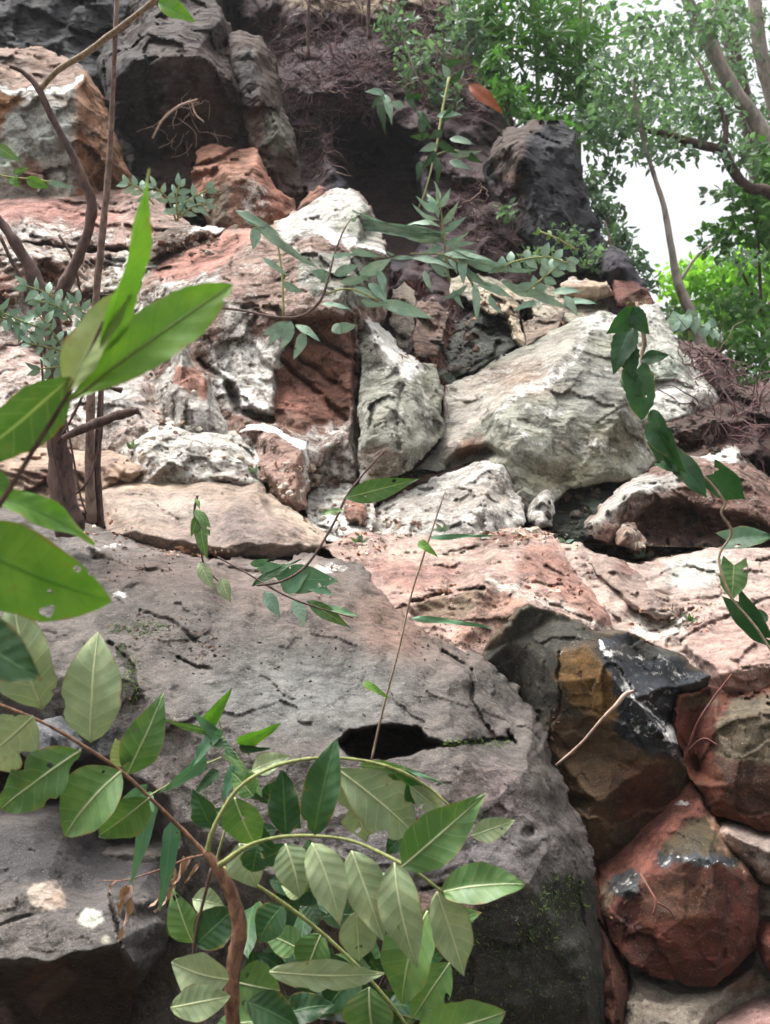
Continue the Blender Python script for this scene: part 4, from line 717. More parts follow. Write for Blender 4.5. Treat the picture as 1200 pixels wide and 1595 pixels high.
B_TAN = mk_bark('bark_tan', (110, 92, 74), (160, 140, 118), 60)
B_GREEN = mk_bark('stem_green', (110, 116, 66), (146, 150, 92), 80, .002)
B_GREY = mk_bark('bark_grey', (86, 82, 80), (150, 140, 132), 8, .02)
B_RIB = mk_bark('midrib_pale', (176, 186, 138), (200, 206, 164), 80, .001)
B_MAUVE = mk_bark('bark_mauve', (84, 62, 56), (138, 116, 104), 50)
B_ROOT = mk_bark('root_purple', (66, 42, 46), (112, 78, 80), 30, .002)
B_ROOTR = mk_bark('root_red', (84, 44, 40), (122, 76, 64), 30, .002)
B_ROOTP = mk_bark('root_pale', (140, 116, 104), (186, 160, 142), 30, .002)

def smooth_path(pts, k=5):
    p = np.array(pts, float)
    if len(p) < 3: return np.array([p[0] + (p[-1] - p[0]) * i / k for i in range(k + 1)])
    q = np.vstack([2 * p[0] - p[1], p, 2 * p[-1] - p[-2]]); out = []
    for i in range(1, len(q) - 2):
        for j in range(k):
            t = j / k; a, b, c, d = q[i - 1], q[i], q[i + 1], q[i + 2]
            out.append(.5 * ((2 * b) + (-a + c) * t + (2 * a - 5 * b + 4 * c - d) * t * t + (-a + 3 * b - 3 * c + d) * t ** 3))
    out.append(p[-1]); return np.array(out)
def tube_geo(P3, rad, sides=8, wob=.12, seed=0, cap=True):
    V = []; Fc = []; rs = random.Random(seed)
    for i, p in enumerate(P3):
        a = P3[min(i + 1, len(P3) - 1)] - P3[max(i - 1, 0)]; a = a / max(np.linalg.norm(a), 1e-9)
        e = np.cross(a, F); ne = np.linalg.norm(e)
        e = np.cross(a, X) if ne < .05 else e; e = e / np.linalg.norm(e); g = np.cross(a, e)
        for k in range(sides):
            th = 2 * math.pi * k / sides; r = rad[i] * (1 + wob * (rs.random() - .5) * 2)
            V.append(p + (e * math.cos(th) + g * math.sin(th)) * r)
    for i in range(len(P3) - 1):
        for k in range(sides):
            a = i * sides + k; b = i * sides + (k + 1) % sides; Fc.append((a, b, b + sides, a + sides))
    if cap: Fc.append(tuple(range(sides))[::-1]); Fc.append(tuple(len(V) - sides + k for k in range(sides)))
    return V, Fc
def tube(name, pts, mat, parent=None, k=5, sides=8, wob=.10, bumps=0.0):
    """pts: (x, y, z, radius in photo px)"""
    q = smooth_path(pts, k); P3 = to3(q[:, 0], q[:, 1], q[:, 2]); rad = q[:, 3] * q[:, 2] / FPX
    if bumps:
        rad = rad * (1 + bumps * np.array([max(0, noise.noise(Vector((i * .8, pts[0][0], 1)))) for i in range(len(rad))]))
    off = None if parent is None else np.array(parent.location) if parent.parent is None else np.array(parent.parent.location)
    V, Fc = tube_geo(P3, rad, sides, wob, int(pts[0][0]) + 7)
    return link_mesh(name, np.array(V), Fc, mat, parent, origin=off)
PROF = {
    'ovate': lambda t: np.sin(np.pi * t ** .74) ** 1.0, 'lance': lambda t: np.sin(np.pi * t ** .72) ** 1.15 , 'ellip': lambda t: np.sin(np.pi * t ** .86) ** .78,
    'blade': lambda t: np.clip(t * 9, 0, 1) ** .6 * (1 - t ** 1.6) ** .9, 'heart': lambda t: np.clip(1 - (2 * t - .62) ** 2 * .72, 0, 1) ** .7 * np.clip((1 - t) * 2.6, 0, 1) ** .7,
    'obov': lambda t: np.sin(np.pi * t ** 1.25) ** .8}
_ln = [0]
def leaf_geo(B, T, w, roll=0, fold=.15, bend=.08, prof='ovate', serr=0., ruff=.02, tear=0., nu=14, nv=4, seed=0, nref=None, side_bend=0.0, notch=0.0):
    rs = random.Random(seed); a = T - B; Ln = np.linalg.norm(a); a = a / Ln
    n = (C0 - (B + T) / 2) if nref is None else np.array(nref, float); n = n - a * (n @ a); n /= np.linalg.norm(n)
    s = np.cross(n, a); c_, s_ = math.cos(roll), math.sin(roll); n2 = n * c_ + s * s_; s2 = s * c_ - n * s_
    V = []; lu = []; ls = []
    pf = PROF[prof]; ph = rs.uniform(0, 6)
    for i in range(nu + 1):
        t = i / nu; hw = w * .5 * (float(pf(np.float64(min(max(t, .0005), .9995)))) + .012)
        for j in range(-nv, nv + 1):
            q = j / nv; h = hw
            if nu > 12: hw_ = 1 + .07 * noise.noise(Vector((t * 7, 9.1 if q > 0 else 1.7, seed))) ; h *= hw_
            if serr and abs(j) == nv: h *= 1 + serr * (1 if i % 2 else -1)
            if tear:
                nn = noise.noise(Vector((t * 5 + seed, (1 if q > 0 else -1) * 3.1, seed * .37)))
                if nn > .12: h *= 1 - min(.75, (nn - .12) * tear * 2.2)
            bas = -notch * Ln * abs(q) * (1 - t) ** 3
            z = fold * abs(q) * h - bend * Ln * (4 * (t - .35) ** 2) + ruff * Ln * math.sin(t * 13 + ph + (2 if q > 0 else 0)) * abs(q) ** 2
            z += ruff * .7 * Ln * noise.noise(Vector((t * 3, q * 2, seed)))
            V.append(B + a * (Ln * t + bas) + s2 * (q * h + side_bend * Ln * t * (1 - t)) + n2 * z); lu.append(t); ls.append(q)
    Fc = []; m = 2 * nv + 1
    for i in range(nu):
        for j in range(m - 1): q = i * m + j; Fc.append((q, q + 1, q + m + 1, q + m))
    return np.array(V), Fc, lu, ls
def leaf(b, t, w, mat, parent=None, name='leaf', rib=None, **kw):
    """b, t: (x, y, z) photo px + depth of leaf base and tip; w: width in px"""
    _ln[0] += 1; kw.setdefault('seed', _ln[0]); B = to3(*b); T = to3(*t); zz = (b[2] + t[2]) / 2; wm = w * zz / FPX
    V, Fc, lu, ls = leaf_geo(B, T, wm, **kw)
    off = None if parent is None else np.array(parent.location)
    o = link_mesh(name, V, Fc, mat, parent, origin=off, attrs={'lu': lu, 'ls': ls})
    if rib:
        nv = kw.get('nv', 4); m = 2 * nv + 1; cen = V[nv::m]; n = C0 - cen[0]; n /= np.linalg.norm(n)
        rr = np.linspace(1, .25, len(cen)) * wm * .022
        v2, f2 = tube_geo(cen + n * wm * .004, rr, 5, .02)
        link_mesh('midrib', np.array(v2), f2, rib, o, origin=off)
    return o
def plant(name, label, cat, at, group=None):
    p = to3(*at); e = empty(name, p); return tag(e, label, cat, group)

# ---- seedling with large bright leaves, left foreground
p = plant('seedling', 'seedling with large bright green leaves reaching in from the left edge, nearest plant', 'plant', (-40, 850, 1.05))
tube('stem', [(-50, 850, 1.02, 5), (0, 785, 1.0, 4.5), (50, 705, 1.0, 4), (100, 625, 1.0, 3.5), (135, 560, 1.0, 3), (160, 500, 1.0, 2)], B_DARK, p)
leaf((104, 626, 1.0), (362, 437, 1.03), 92, L_BRIGHT, p, prof='obov', roll=.35, fold=.22, bend=.03, serr=.02, nu=26, ruff=.012, rib=B_GREEN)
leaf((150, 560, 1.0), (244, 266, .98), 66, L_BRIGHT, p, prof='ovate', roll=-.95, fold=.5, bend=.03, serr=.03, nu=26, ruff=.014, side_bend=-.05)
leaf((100, 612, 1.0), (196, 442, 1.0), 76, L_GREY, p, prof='ellip', roll=.7, fold=.3, bend=.05, nu=16, ruff=.02)
leaf((112, 588, 1.0), (-70, 742, 1.0), 96, L_MID, p, prof='ovate', roll=.5, fold=.3, bend=.03, serr=.02, nu=20, ruff=.012)
leaf((-60, 845, .99), (158, 944, .95), 150, L_BRIGHT, p, prof='ellip', roll=-.5, fold=.12, bend=.06, nu=20, ruff=.01, notch=.05)
leaf((-20, 765, 1.02), (162, 835, 1.08), 52, L_BRIGHT, p, prof='ovate', roll=.6, fold=.2, bend=.10, nu=18)
leaf((-70, 980, .97), (62, 1057, .95), 96, L_DARK, p, prof='ovate', roll=.1, fold=.15, bend=.05, nu=18)
leaf((-30, 740, 1.0), (22, 762, 1.0), 40, L_BRIGHT, p, prof='ovate', roll=.6, nu=8)

# ---- tree of many pinnate leaves, bottom centre
T1 = [(366, 1640, 1.62, 12), (362, 1560, 1.6, 11), (364, 1500, 1.6, 11.5), (374, 1450, 1.6, 12), (362, 1395, 1.6, 10.5), (345, 1362, 1.6, 9), (330, 1338, 1.6, 7), (318, 1326, 1.6, 5)]
p = plant('sapling', 'sapling with red-brown bent stem and fans of pale pointed leaves, bottom centre', 'sapling', (366, 1640, 1.62))
st_ = tube('stem', T1, B_RED, p, sides=12, bumps=.25)
rg = [('rachis', [(328, 1338, 1.6, 4), (290, 1298, 1.6, 3.2), (236, 1245, 1.58, 3), (190, 1203, 1.56, 3), (135, 1165, 1.54, 2.8), (60, 1122, 1.52, 2.5), (-40, 1082, 1.5, 2.3)], B_RED),
      ('rachis', [(322, 1330, 1.6, 4.4), (335, 1285, 1.6, 3.2), (372, 1228, 1.6, 3), (425, 1195, 1.62, 2.9), (490, 1181, 1.64, 2.7), (560, 1184, 1.66, 2.5), (620, 1200, 1.68, 3), (665, 1225, 1.7, 2.4), (702, 1256, 1.7, 2)], B_GREEN),
      ('rachis', [(342, 1348, 1.58, 5), (395, 1314, 1.56, 3.2), (460, 1302, 1.55, 2.8), (540, 1308, 1.54, 2.6), (600, 1332, 1.52, 3), (650, 1360, 1.5, 3), (690, 1390, 1.5, 2.2)], B_GREEN),
      ('rachis', [(348, 1352, 1.62, 4), (420, 1392, 1.64, 3.2), (500, 1452, 1.66, 3), (560, 1508, 1.66, 2.8), (610, 1565, 1.66, 2.6), (650, 1620, 1.66, 2.4)], B_GREEN),
      ('rachis', [(330, 1352, 1.62, 3), (318, 1400, 1.62, 2.6), (306, 1450, 1.62, 2.6), (300, 1500, 1.62, 2)], B_DARK)]
rob = [tube(n_, q, m_, p, k=6, sides=7) for n_, q, m_ in rg]
def lf(bx, by, tx, ty, w, mat, z=1.55, dz=0.0, **kw):
    kw.setdefault('roll', random.Random(bx * 7 + ty).uniform(-.45, .45)); kw.setdefault('nu', 18); kw.setdefault('fold', random.Random(bx + ty).uniform(.1, .4)); kw.setdefault('bend', random.Random(by + tx).uniform(.03, .14)); kw.setdefault('ruff', random.Random(bx * 3 + by).uniform(.012, .035))
    return leaf((bx, by, z), (tx, ty, z + dz), w, mat, p, rib=B_RIB if mat is not L_DARK else None, **kw)
for a in [(198, 1208, 255, 1085, 62, L_MID), (140, 1158, 148, 988, 92, L_PALE, 1.52, 0, ('ellip', .3)), (62, 1108, 8, 925, 100, L_PALE, 1.5, -.02, ('ovate', .2)), (52, 1118, -60, 1215, 104, L_PALE, 1.5, 0, ('ovate', .4)),
          (122, 1170, -16, 1268, 82, L_MID, 1.5, 0, ('ellip', .6)), (186, 1200, 90, 1300, 98, L_MID, 1.54, -.02, ('ellip', .0)), (232, 1244, 152, 1306, 66, L_MID, 1.54, .03, ('ellip', 0)), (195, 1195, 180, 1150, 34, L_GREY),
          (488, 1302, 519, 1153, 60, L_DARK, 1.5, 0, ('ellip', 0)), (446, 1302, 440, 1200, 50, L_DARK, 1.58, 0, ('ellip', 0)), (524, 1195, 655, 1300, 96, L_PALE, 1.66, .02, ('obov', .5)), (545, 1200, 570, 1318, 74, L_PALE, 1.68, .02, ('ovate', .4)), (392, 1200, 452, 1176, 34, L_PALE, 1.66),
          (600, 1195, 690, 1262, 44, L_DARK, 1.7, .04), (640, 1225, 700, 1275, 34, L_PALE, 1.7, .04), (560, 1192, 640, 1200, 22, L_MID, 1.68), (625, 1352, 754, 1240, 80, L_MID, 1.5, -.02, ('ovate', 0)), (686, 1388, 815, 1370, 66, L_MID, 1.5, -.02, ('ellip', 0)),
          (682, 1390, 727, 1524, 66, L_PALE, 1.5, 0, ('ovate', 0)), (612, 1345, 642, 1516, 70, L_PALE, 1.5, -.03, ('ovate', 0)), (548, 1325, 600, 1468, 66, L_PALE, 1.52, -.03, ('ovate', 0)), (488, 1312, 538, 1440, 66, L_PALE, 1.5, -.03, ('ovate', 0)), (446, 1314, 472, 1396, 66, L_PALE, 1.53, -.02, ('ellip', .2)),
          (662, 1420, 612, 1570, 88, L_MID, 1.6, 0, ('ellip', .0)), (556, 1420, 560, 1500, 60, L_PALE, 1.62, .02), (735, 1302, 803, 1278, 36, L_PALE, 1.66), (402, 1318, 392, 1362, 44, L_DARK, 1.52, 0, ('ellip', 0)), (372, 1315, 400, 1385, 60, L_PALE, 1.6, 0), (365, 1245, 400, 1330, 62, L_MID, 1.66, .03),
          (356, 1528, 264, 1506, 74, L_PALE, 1.58, 0, ('ellip', .0)), (266, 1570, 358, 1552, 54, L_PALE, 1.56, 0, ('ellip', .1)), (366, 1530, 436, 1545, 78, L_MID, 1.62, 0, ('ellip', .1)), (420, 1516, 602, 1524, 50, L_PALE, 1.56, .02, ('ellip', .9)), (574, 1540, 580, 1625, 80, L_MID, 1.6, 0, ('ellip', 0)),
          (648, 1612, 790, 1584, 84, L_MID, 1.48, 0, ('ellip', .1)), (300, 1470, 268, 1388, 50, L_MID, 1.66, 0), (305, 1472, 366, 1415, 62, L_DARK, 1.62, 0, ('ellip', 0)), (300, 1400, 350, 1410, 40, L_PALE, 1.68), (386, 1560, 470, 1600, 60, L_DARK, 1.6), (400, 1590, 330, 1600, 50, L_MID, 1.66),
          (700, 1500, 640, 1590, 60, L_MID, 1.66, 0, ('ellip', .2)), (500, 1455, 470, 1530, 60, L_MID, 1.68), (440, 1410, 395, 1470, 56, L_DARK, 1.7), (560, 1510, 500, 1580, 64, L_DARK, 1.72), (590, 1380, 560, 1440, 50, L_PALE, 1.64), (330, 1290, 300, 1230, 40, L_DARK, 1.72), (395, 1240, 360, 1200, 40, L_MID, 1.74), (425, 1250, 470, 1290, 46, L_DARK, 1.74), (380, 1290, 430, 1330, 44, L_DARK, 1.74), (640, 1290, 600, 1330, 40, L_DARK, 1.72), (470, 1480, 410, 1450, 50, L_MID, 1.74), (540, 1560, 600, 1595, 56, L_DARK, 1.74), (290, 1420, 260, 1460, 40, L_DARK, 1.74), (345, 1460, 300, 1440, 50, L_MID, 1.7), (440, 1580, 520, 1560, 50, L_DARK, 1.7), (478, 1330, 470, 1395, 46, L_MID, 1.6), (470, 1395, 440, 1378, 30, L_PALE, 1.6)]:
    kw = {}
    if len(a) > 8: kw = dict(prof=a[8][0], tear=a[8][1])
    lf(*a[:6], *(a[6:8]), **kw)
p = plant('shrub', 'low dark green leafy shrub in shade behind the sapling, bottom centre', 'shrub', (500, 1640, 2.0))
rs = random.Random(5)
for k in range(7): tube('stem', [(480 + k * 12, 1640, 2.0, 3), (440 + k * 30, 1540, 1.98, 2.4), (400 + k * 42, 1440 + (k % 3) * 30, 1.95, 1.6)], B_DARK, p, k=4, sides=6)
for k in range(46):
    x = rs.uniform(392, 655); y = rs.uniform(1350, 1595); an = rs.uniform(0, 6.28); ln = rs.uniform(55, 95)
    if x > 560 and y < 1420: x -= 120
    leaf((x, y, 1.92 + rs.uniform(-.1, .1)), (x + ln * math.cos(an), y + ln * math.sin(an) * .8, 1.9 + rs.uniform(-.12, .1)), ln * .55, L_DARK if rs.random() < .8 else L_MID, p, prof='ellip', roll=rs.uniform(-.9, .9), nu=9, nv=2)
for (x, y) in [(405, 1250), (430, 1290), (380, 1290), (400, 1340), (420, 1370)]:
    an = rs.uniform(0, 6.28); leaf((x, y, 1.85), (x + 60 * math.cos(an), y + 50 * math.sin(an), 1.85), 34, L_DARK, p, prof='ellip', roll=rs.uniform(-.6, .6), nu=9, nv=2)

# ---- bamboo-like sprigs in front of the big dark boulder
p = plant('bamboo_sprig', 'sprig of narrow blue-green bamboo-like leaves hanging before the dark boulder, left of the sapling fans', 'sprig', (330, 1400, 1.95))
tube('stem', [(300, 1450, 1.95, 2), (340, 1330, 1.95, 2), (365, 1230, 1.95, 1.8), (350, 1160, 1.95, 1.6), (340, 1115, 1.95, 1.2)], B_GREEN, p, k=4, sides=6)
tube('stem', [(345, 1180, 1.95, 1.4), (300, 1200, 1.9, 1.3), (240, 1235, 1.8, 1.2), (215, 1250, 1.75, 1)], B_GREEN, p, k=4, sides=6)
for a in [(320, 1132, 361, 1074, 26, L_BRIGHT), (370, 1160, 438, 1130, 30, L_BRIGHT), (330, 1140, 248, 1122, 16, L_MID), (345, 1150, 300, 1110, 22, L_BLADE), (338, 1140, 296, 1196, 26, L_BLADE), (322, 1180, 248, 1240, 28, L_BLADE), (230, 1222, 140, 1292, 20, L_BLADE), (236, 1240, 206, 1382, 30, L_BLADE), (268, 1282, 252, 1422, 32, L_BLADE),
          (372, 1190, 345, 1248, 28, L_BLADE), (380, 1200, 410, 1240, 26, L_MID), (225, 1235, 240, 1265, 22, L_BLADE), (352, 1250, 362, 1290, 22, L_BLADE), (372, 1165, 420, 1168, 16, L_DARK), (330, 1150, 372, 1182, 26, L_DARK), (340, 1200, 300, 1240, 20, L_DARK), (375, 1225, 430, 1250, 24, L_DARK), (350, 1170, 395, 1215, 22, L_MID)]:
    leaf((a[0], a[1], 1.85), (a[2], a[3], 1.83), a[4], a[5], p, prof='blade', roll=random.Random(a[0]).uniform(-.7, .7), fold=.3, bend=.05, nu=14, nv=3)
p = plant('dry_twig', 'withered curled pinkish dry leaves hanging above the round lichen spots', 'dead leaves', (300, 1335, 1.9))
tube('stem', [(325, 1330, 1.75, 2), (290, 1338, 1.85, 1.6), (262, 1350, 1.9, 1.4), (200, 1370, 1.95, 1.2), (160, 1372, 2.0, 1)], B_RED, p, k=4, sides=6)
for a in [(290, 1336, 248, 1428, 12), (275, 1350, 236, 1420, 8), (206, 1375, 190, 1470, 12), (196, 1378, 184, 1430, 14), (300, 1332, 255, 1400, 9), (205, 1380, 178, 1420, 6), (310, 1345, 285, 1380, 6), (180, 1372, 165, 1400, 6)]:
    leaf((a[0], a[1], 1.88), (a[2], a[3], 1.9), a[4], L_DRY, p, prof='blade', roll=a[0] % 3 - 1, fold=.7, bend=.05, ruff=.05, nu=12, nv=2)

# ---- bare shrub at the left
p = plant('bare_shrub', 'leafless dark-stemmed shrub standing at the left edge with a forked trunk', 'shrub', (100, 800, 3.45))
tube('trunk', [(112, 830, 3.42, 22), (98, 760, 3.45, 19), (90, 680, 3.45, 15), (88, 600, 3.45, 13), (84, 520, 3.45, 13), (70, 470, 3.45, 12), (38, 400, 3.45, 9), (0, 345, 3.45, 7), (-40, 300, 3.45, 5)], B_DARK, p, sides=12, wob=.2, bumps=.5)
tube('branch', [(92, 462, 3.4, 10), (118, 410, 3.4, 9), (136, 365, 3.4, 7.5), (143, 318, 3.4, 8), (128, 275, 3.4, 7), (110, 236, 3.4, 5.5), (80, 180, 3.4, 5.5), (60, 138, 3.4, 5), (36, 112, 3.4, 3.5), (16, 103, 3.4, 3)], B_DARK, p, sides=10, wob=.15, bumps=.4)
tube('branch', [(62, 140, 3.4, 4.5), (90, 110, 3.38, 5), (135, 82, 3.36, 5), (175, 52, 3.3, 5), (220, 18, 3.25, 4.5), (262, -20, 3.2, 4)], B_TAN, p, sides=8)
tube('branch', [(143, 815, 3.4, 8), (140, 720, 3.4, 7.5), (142, 620, 3.4, 7), (147, 500, 3.38, 6), (158, 380, 3.36, 5.5), (170, 260, 3.34, 5), (176, 140, 3.32, 4), (184, -40, 3.3, 3.5)], B_MAUVE, p, sides=9)
tube('branch', [(158, 820, 3.42, 5), (152, 720, 3.42, 5.5), (158, 600, 3.42, 5), (154, 500, 3.42, 4.5), (150, 440, 3.4, 4)], B_DARK, p, sides=8)
tube('branch', [(100, 682, 3.38, 5), (130, 668, 3.34, 7), (170, 652, 3.3, 7.5), (200, 642, 3.26, 7), (216, 640, 3.25, 5)], B_DARK, p, sides=9, wob=.25)
for q in [[(136, 365, 3.4, 4), (112, 440, 3.4, 3.5), (92, 465, 3.4, 5)], [(92, 366, 3.42, 2), (112, 400, 3.42, 2.5), (124, 450, 3.42, 2), (128, 510, 3.42, 1.6)], [(90, 690, 3.42, 1.5), (118, 640, 3.4, 2), (158, 560, 3.4, 1.8), (170, 600, 3.4, 1.6), (190, 608, 3.4, 5)], [(60, 500, 3.42, 2), (70, 620, 3.4, 1.8), (82, 700, 3.4, 1.6), (100, 780, 3.4, 1.6)],
          [(100, 640, 3.38, 1.6), (112, 700, 3.36, 1.8), (125, 770, 3.35, 1.5), (135, 800, 3.35, 1.5)], [(160, 590, 3.38, 1.5), (158, 680, 3.36, 2), (140, 745, 3.35, 2), (118, 770, 3.35, 1.5)], [(0, 366, 3.4, 3), (20, 410, 3.4, 3), (45, 452, 3.4, 3), (66, 480, 3.4, 4)], [(140, 458, 3.4, 1.6), (180, 460, 3.4, 2), (215, 455, 3.42, 2.2)]]:
    tube('twig', q, B_DARK, p, k=4, sides=6)
leaf((246, 2, 3.0), (303, 30, 3.0), 30, L_BRIGHT, p, prof='ovate', roll=.4)

def pinnate(p, pts, n, ll, lw, mat, stem=B_GREEN, spread=1.0, r=1.5, seed=0, prof='ovate', z_j=.03, rollr=.6, cl=1.0):
    """leaflets in pairs along a stem; ll, lw in px"""
    rs = random.Random(seed); q = smooth_path(pts, 6); tube('stem', [(a[0], a[1], a[2], r) for a in pts], stem, p, k=4, sides=5)
    for i in range(n):
        f = (i + .8) / n * (len(q) - 1.01); k = int(f); a = q[k] + (q[k + 1] - q[k]) * (f - k); d = q[k + 1] - q[k]; an = math.atan2(d[1], d[0])
        for sg in (-1, 1):
            th = an + sg * (rs.uniform(.8, 1.25) * spread) * (1 if i < n - 1 else .45); l_ = ll * rs.uniform(.75, 1.1) * (1 - .25 * abs(i / n - .5))
            leaf((a[0], a[1], a[2]), (a[0] + l_ * math.cos(th), a[1] + l_ * math.sin(th), a[2] + rs.uniform(-z_j, z_j)), lw * rs.uniform(.85, 1.1), mat, p, prof=prof, roll=rs.uniform(-rollr, rollr), nu=8, nv=2, bend=.1)

# ---- pale plants in the middle of the slope
p = plant('spindly_shrub', 'spindly pale-leaved plant on a thin curved stem before the great boulder', 'shrub', (470, 495, 4.6))
tube('stem', [(335, 478, 4.7, 2.2), (380, 484, 4.65, 2), (430, 494, 4.6, 2), (470, 492, 4.58, 2.2), (498, 470, 4.56, 2.4), (510, 440, 4.56, 2), (520, 400, 4.6, 1.6), (535, 360, 4.65, 1.2), (548, 340, 4.7, 1)], B_DARK, p, k=5, sides=6)
tube('stem', [(442, 494, 4.6, 1.8), (440, 430, 4.62, 1.8), (432, 375, 4.65, 1.4)], B_GREEN, p, sides=6)
tube('stem', [(505, 458, 4.56, 1.6), (545, 450, 4.56, 1.5), (590, 468, 4.56, 1.3)], B_GREEN, p, sides=6)
for a in [(366, 326, 440, 366, 20), (380, 340, 420, 352, 22), (395, 345, 462, 400, 24), (420, 365, 490, 420, 20), (400, 352, 395, 388, 26), (408, 400, 450, 430, 14), (515, 432, 484, 422, 26), (515, 430, 500, 440, 24), (520, 428, 560, 412, 24), (530, 440, 580, 432, 22), (560, 428, 612, 405, 34), (575, 440, 606, 470, 30), (548, 450, 590, 462, 22), (590, 470, 676, 494, 32), (560, 468, 600, 478, 20),
          (500, 472, 548, 478, 16), (455, 505, 410, 520, 30), (455, 500, 440, 545, 30), (460, 505, 500, 528, 24), (440, 505, 420, 535, 28), (475, 515, 460, 560, 28), (520, 512, 556, 508, 26), (520, 505, 530, 520, 26), (440, 440, 470, 456, 22), (545, 390, 590, 400, 16), (512, 400, 560, 395, 14), (590, 420, 600, 455, 26), (548, 345, 556, 338, 12)]:
    leaf((a[0], a[1], 4.6), (a[2], a[3], 4.58), a[4] * .66, L_BLUE, p, prof='ovate', roll=random.Random(a[0] + a[3]).uniform(-.8, .8), nu=9, nv=2, bend=.08)
p = plant('fern_shrub', 'tuft of arching narrow pale leaves in front of the black hollow', 'plant', (690, 410, 5.75))
for i, (bx, by, tx, ty) in enumerate([(682, 322, 684, 285), (683, 325, 704, 296), (682, 328, 664, 300), (684, 332, 650, 312), (684, 345, 640, 326), (686, 350, 632, 342), (688, 352, 716, 318), (690, 362, 726, 338), (688, 366, 628, 362), (690, 372, 636, 380), (692, 378, 732, 368), (692, 384, 648, 400), (694, 392, 738, 392), (696, 396, 668, 412), (698, 402, 716, 424), (686, 340, 672, 310)]):
    leaf((bx, by, 5.7), (tx, ty, 5.6 + (i % 3) * .05), 12, L_BLUE, p, prof='lance', roll=(i % 5 - 2) * .45, nu=8, nv=2, bend=.14)
    leaf((688 + i % 3 * 6, 378 - i % 4 * 5, 5.7), (a[0], a[1], 5.62), 10, L_BLUE, p, prof='lance', roll=(i % 5 - 2) * .3, nu=8, nv=2, bend=.12)
tube('stem', [(700, 440, 5.75, 2), (695, 400, 5.72, 2), (690, 350, 5.68, 1.4), (682, 300, 5.64, 1)], B_GREEN, p, sides=6)
p = plant('leafy_shrub', 'broad drooping pale green leaves between the hanging roots and mossy rock', 'plant', (740, 450, 5.7))
tube('stem', [(745, 480, 5.8, 2), (735, 440, 5.7, 2), (700, 400, 5.65, 1.6), (640, 395, 5.65, 1.2)], B_GREEN, p, sides=6)
for a in [(700, 395, 830, 436, 36), (690, 392, 790, 410, 30), (640, 400, 710, 412, 20), (610, 402, 650, 400, 12), (720, 415, 760, 450, 26), (740, 440, 745, 500, 22), (730, 445, 690, 470, 20), (745, 440, 800, 462, 24), (780, 440, 860, 470, 30), (800, 452, 840, 440, 24), (700, 430, 670, 410, 24), (720, 400, 722, 440, 26), (660, 420, 672, 455, 18), (690, 380, 740, 380, 18), (705, 450, 720, 480, 16), (820, 450, 880, 480, 26), (860, 455, 905, 450, 26), (880, 470, 930, 468, 22), (840, 470, 800, 480, 20), (760, 425, 800, 405, 20), (880, 460, 900, 490, 24), (760, 460, 780, 490, 20), (615, 398, 600, 392, 8)]:
    leaf((a[0], a[1], 5.62), (a[2], a[3], 5.58), a[4] * .58, L_BLUE, p, prof='ovate', roll=random.Random(a[0] + a[3]).uniform(-.8, .8), nu=9, nv=2, bend=.1)
pinnate(p, [(772, 425, 5.6), (800, 408, 5.58), (850, 400, 5.56), (885, 410, 5.55)], 6, 24, 14, L_BLUE, seed=3)
pinnate(p, [(820, 455, 5.6), (850, 430, 5.58), (870, 415, 5.56)], 4, 24, 14, L_BLUE, seed=4)
pinnate(p, [(900, 300 + 90, 6.2), (870, 372, 6.2), (840, 360, 6.25)], 4, 14, 7, L_MID, seed=5)
p = plant('twiggy_shrub', 'hanging green twigs of narrow leaves over the root-filled bank', 'plant', (650, 130, 7.0))
tube('stem', [(700, 120, 7.2, 2), (688, 180, 7.1, 2), (680, 230, 7.0, 1.6), (665, 290, 6.9, 1.2), (650, 330, 6.9, 1)], B_GREEN, p, sides=6)
tube('stem', [(735, 240, 7.1, 1.6), (700, 235, 7.0, 1.6), (660, 250, 7.0, 1.2)], B_GREEN, p, sides=6)
for i, a in enumerate([(600, 145, 570, 140), (600, 148, 580, 165), (590, 150, 600, 205), (600, 145, 612, 190), (632, 148, 650, 172), (640, 160, 632, 140), (630, 165, 608, 160), (650, 172, 672, 200), (655, 180, 660, 215), (680, 180, 720, 175), (690, 190, 706, 165), (682, 220, 712, 240), (682, 225, 655, 235), (680, 235, 660, 262), (680, 240, 685, 285), (700, 240, 748, 240), (720, 235, 750, 255), (690, 205, 668, 215), (700, 250, 732, 262), (670, 210, 640, 215), (700, 130, 725, 108), (700, 120, 690, 100), (690, 100, 725, 95), (655, 250, 652, 280), (700, 215, 740, 222), (640, 150, 660, 150)]):
    leaf((a[0], a[1], 6.95), (a[2], a[3], 6.9), 13, L_DARK if i % 3 else L_BLUE, p, prof='lance', roll=(i % 5 - 2) * .3, nu=8, nv=2, bend=.1)
p = plant('fern', 'small tuft of pale leaflets above the reddish flat slab', 'fern', (275, 335, 5.7))
for i, q in enumerate([[(275, 345, 5.7), (262, 310, 5.68), (240, 290, 5.66)], [(275, 345, 5.7), (290, 315, 5.68), (325, 295, 5.66)], [(278, 345, 5.7), (275, 310, 5.66), (280, 288, 5.64)], [(280, 340, 5.7), (300, 322, 5.68), (322, 318, 5.66)], [(240, 318, 5.7), (220, 295, 5.66), (200, 285, 5.64)]]):
    pinnate(p, q, 4, 22, 10, L_BLUE, seed=20 + i)
p = plant('fern', 'pale green fern fronds crossing the bare trunk at the left edge', 'fern', (60, 560, 3.3))
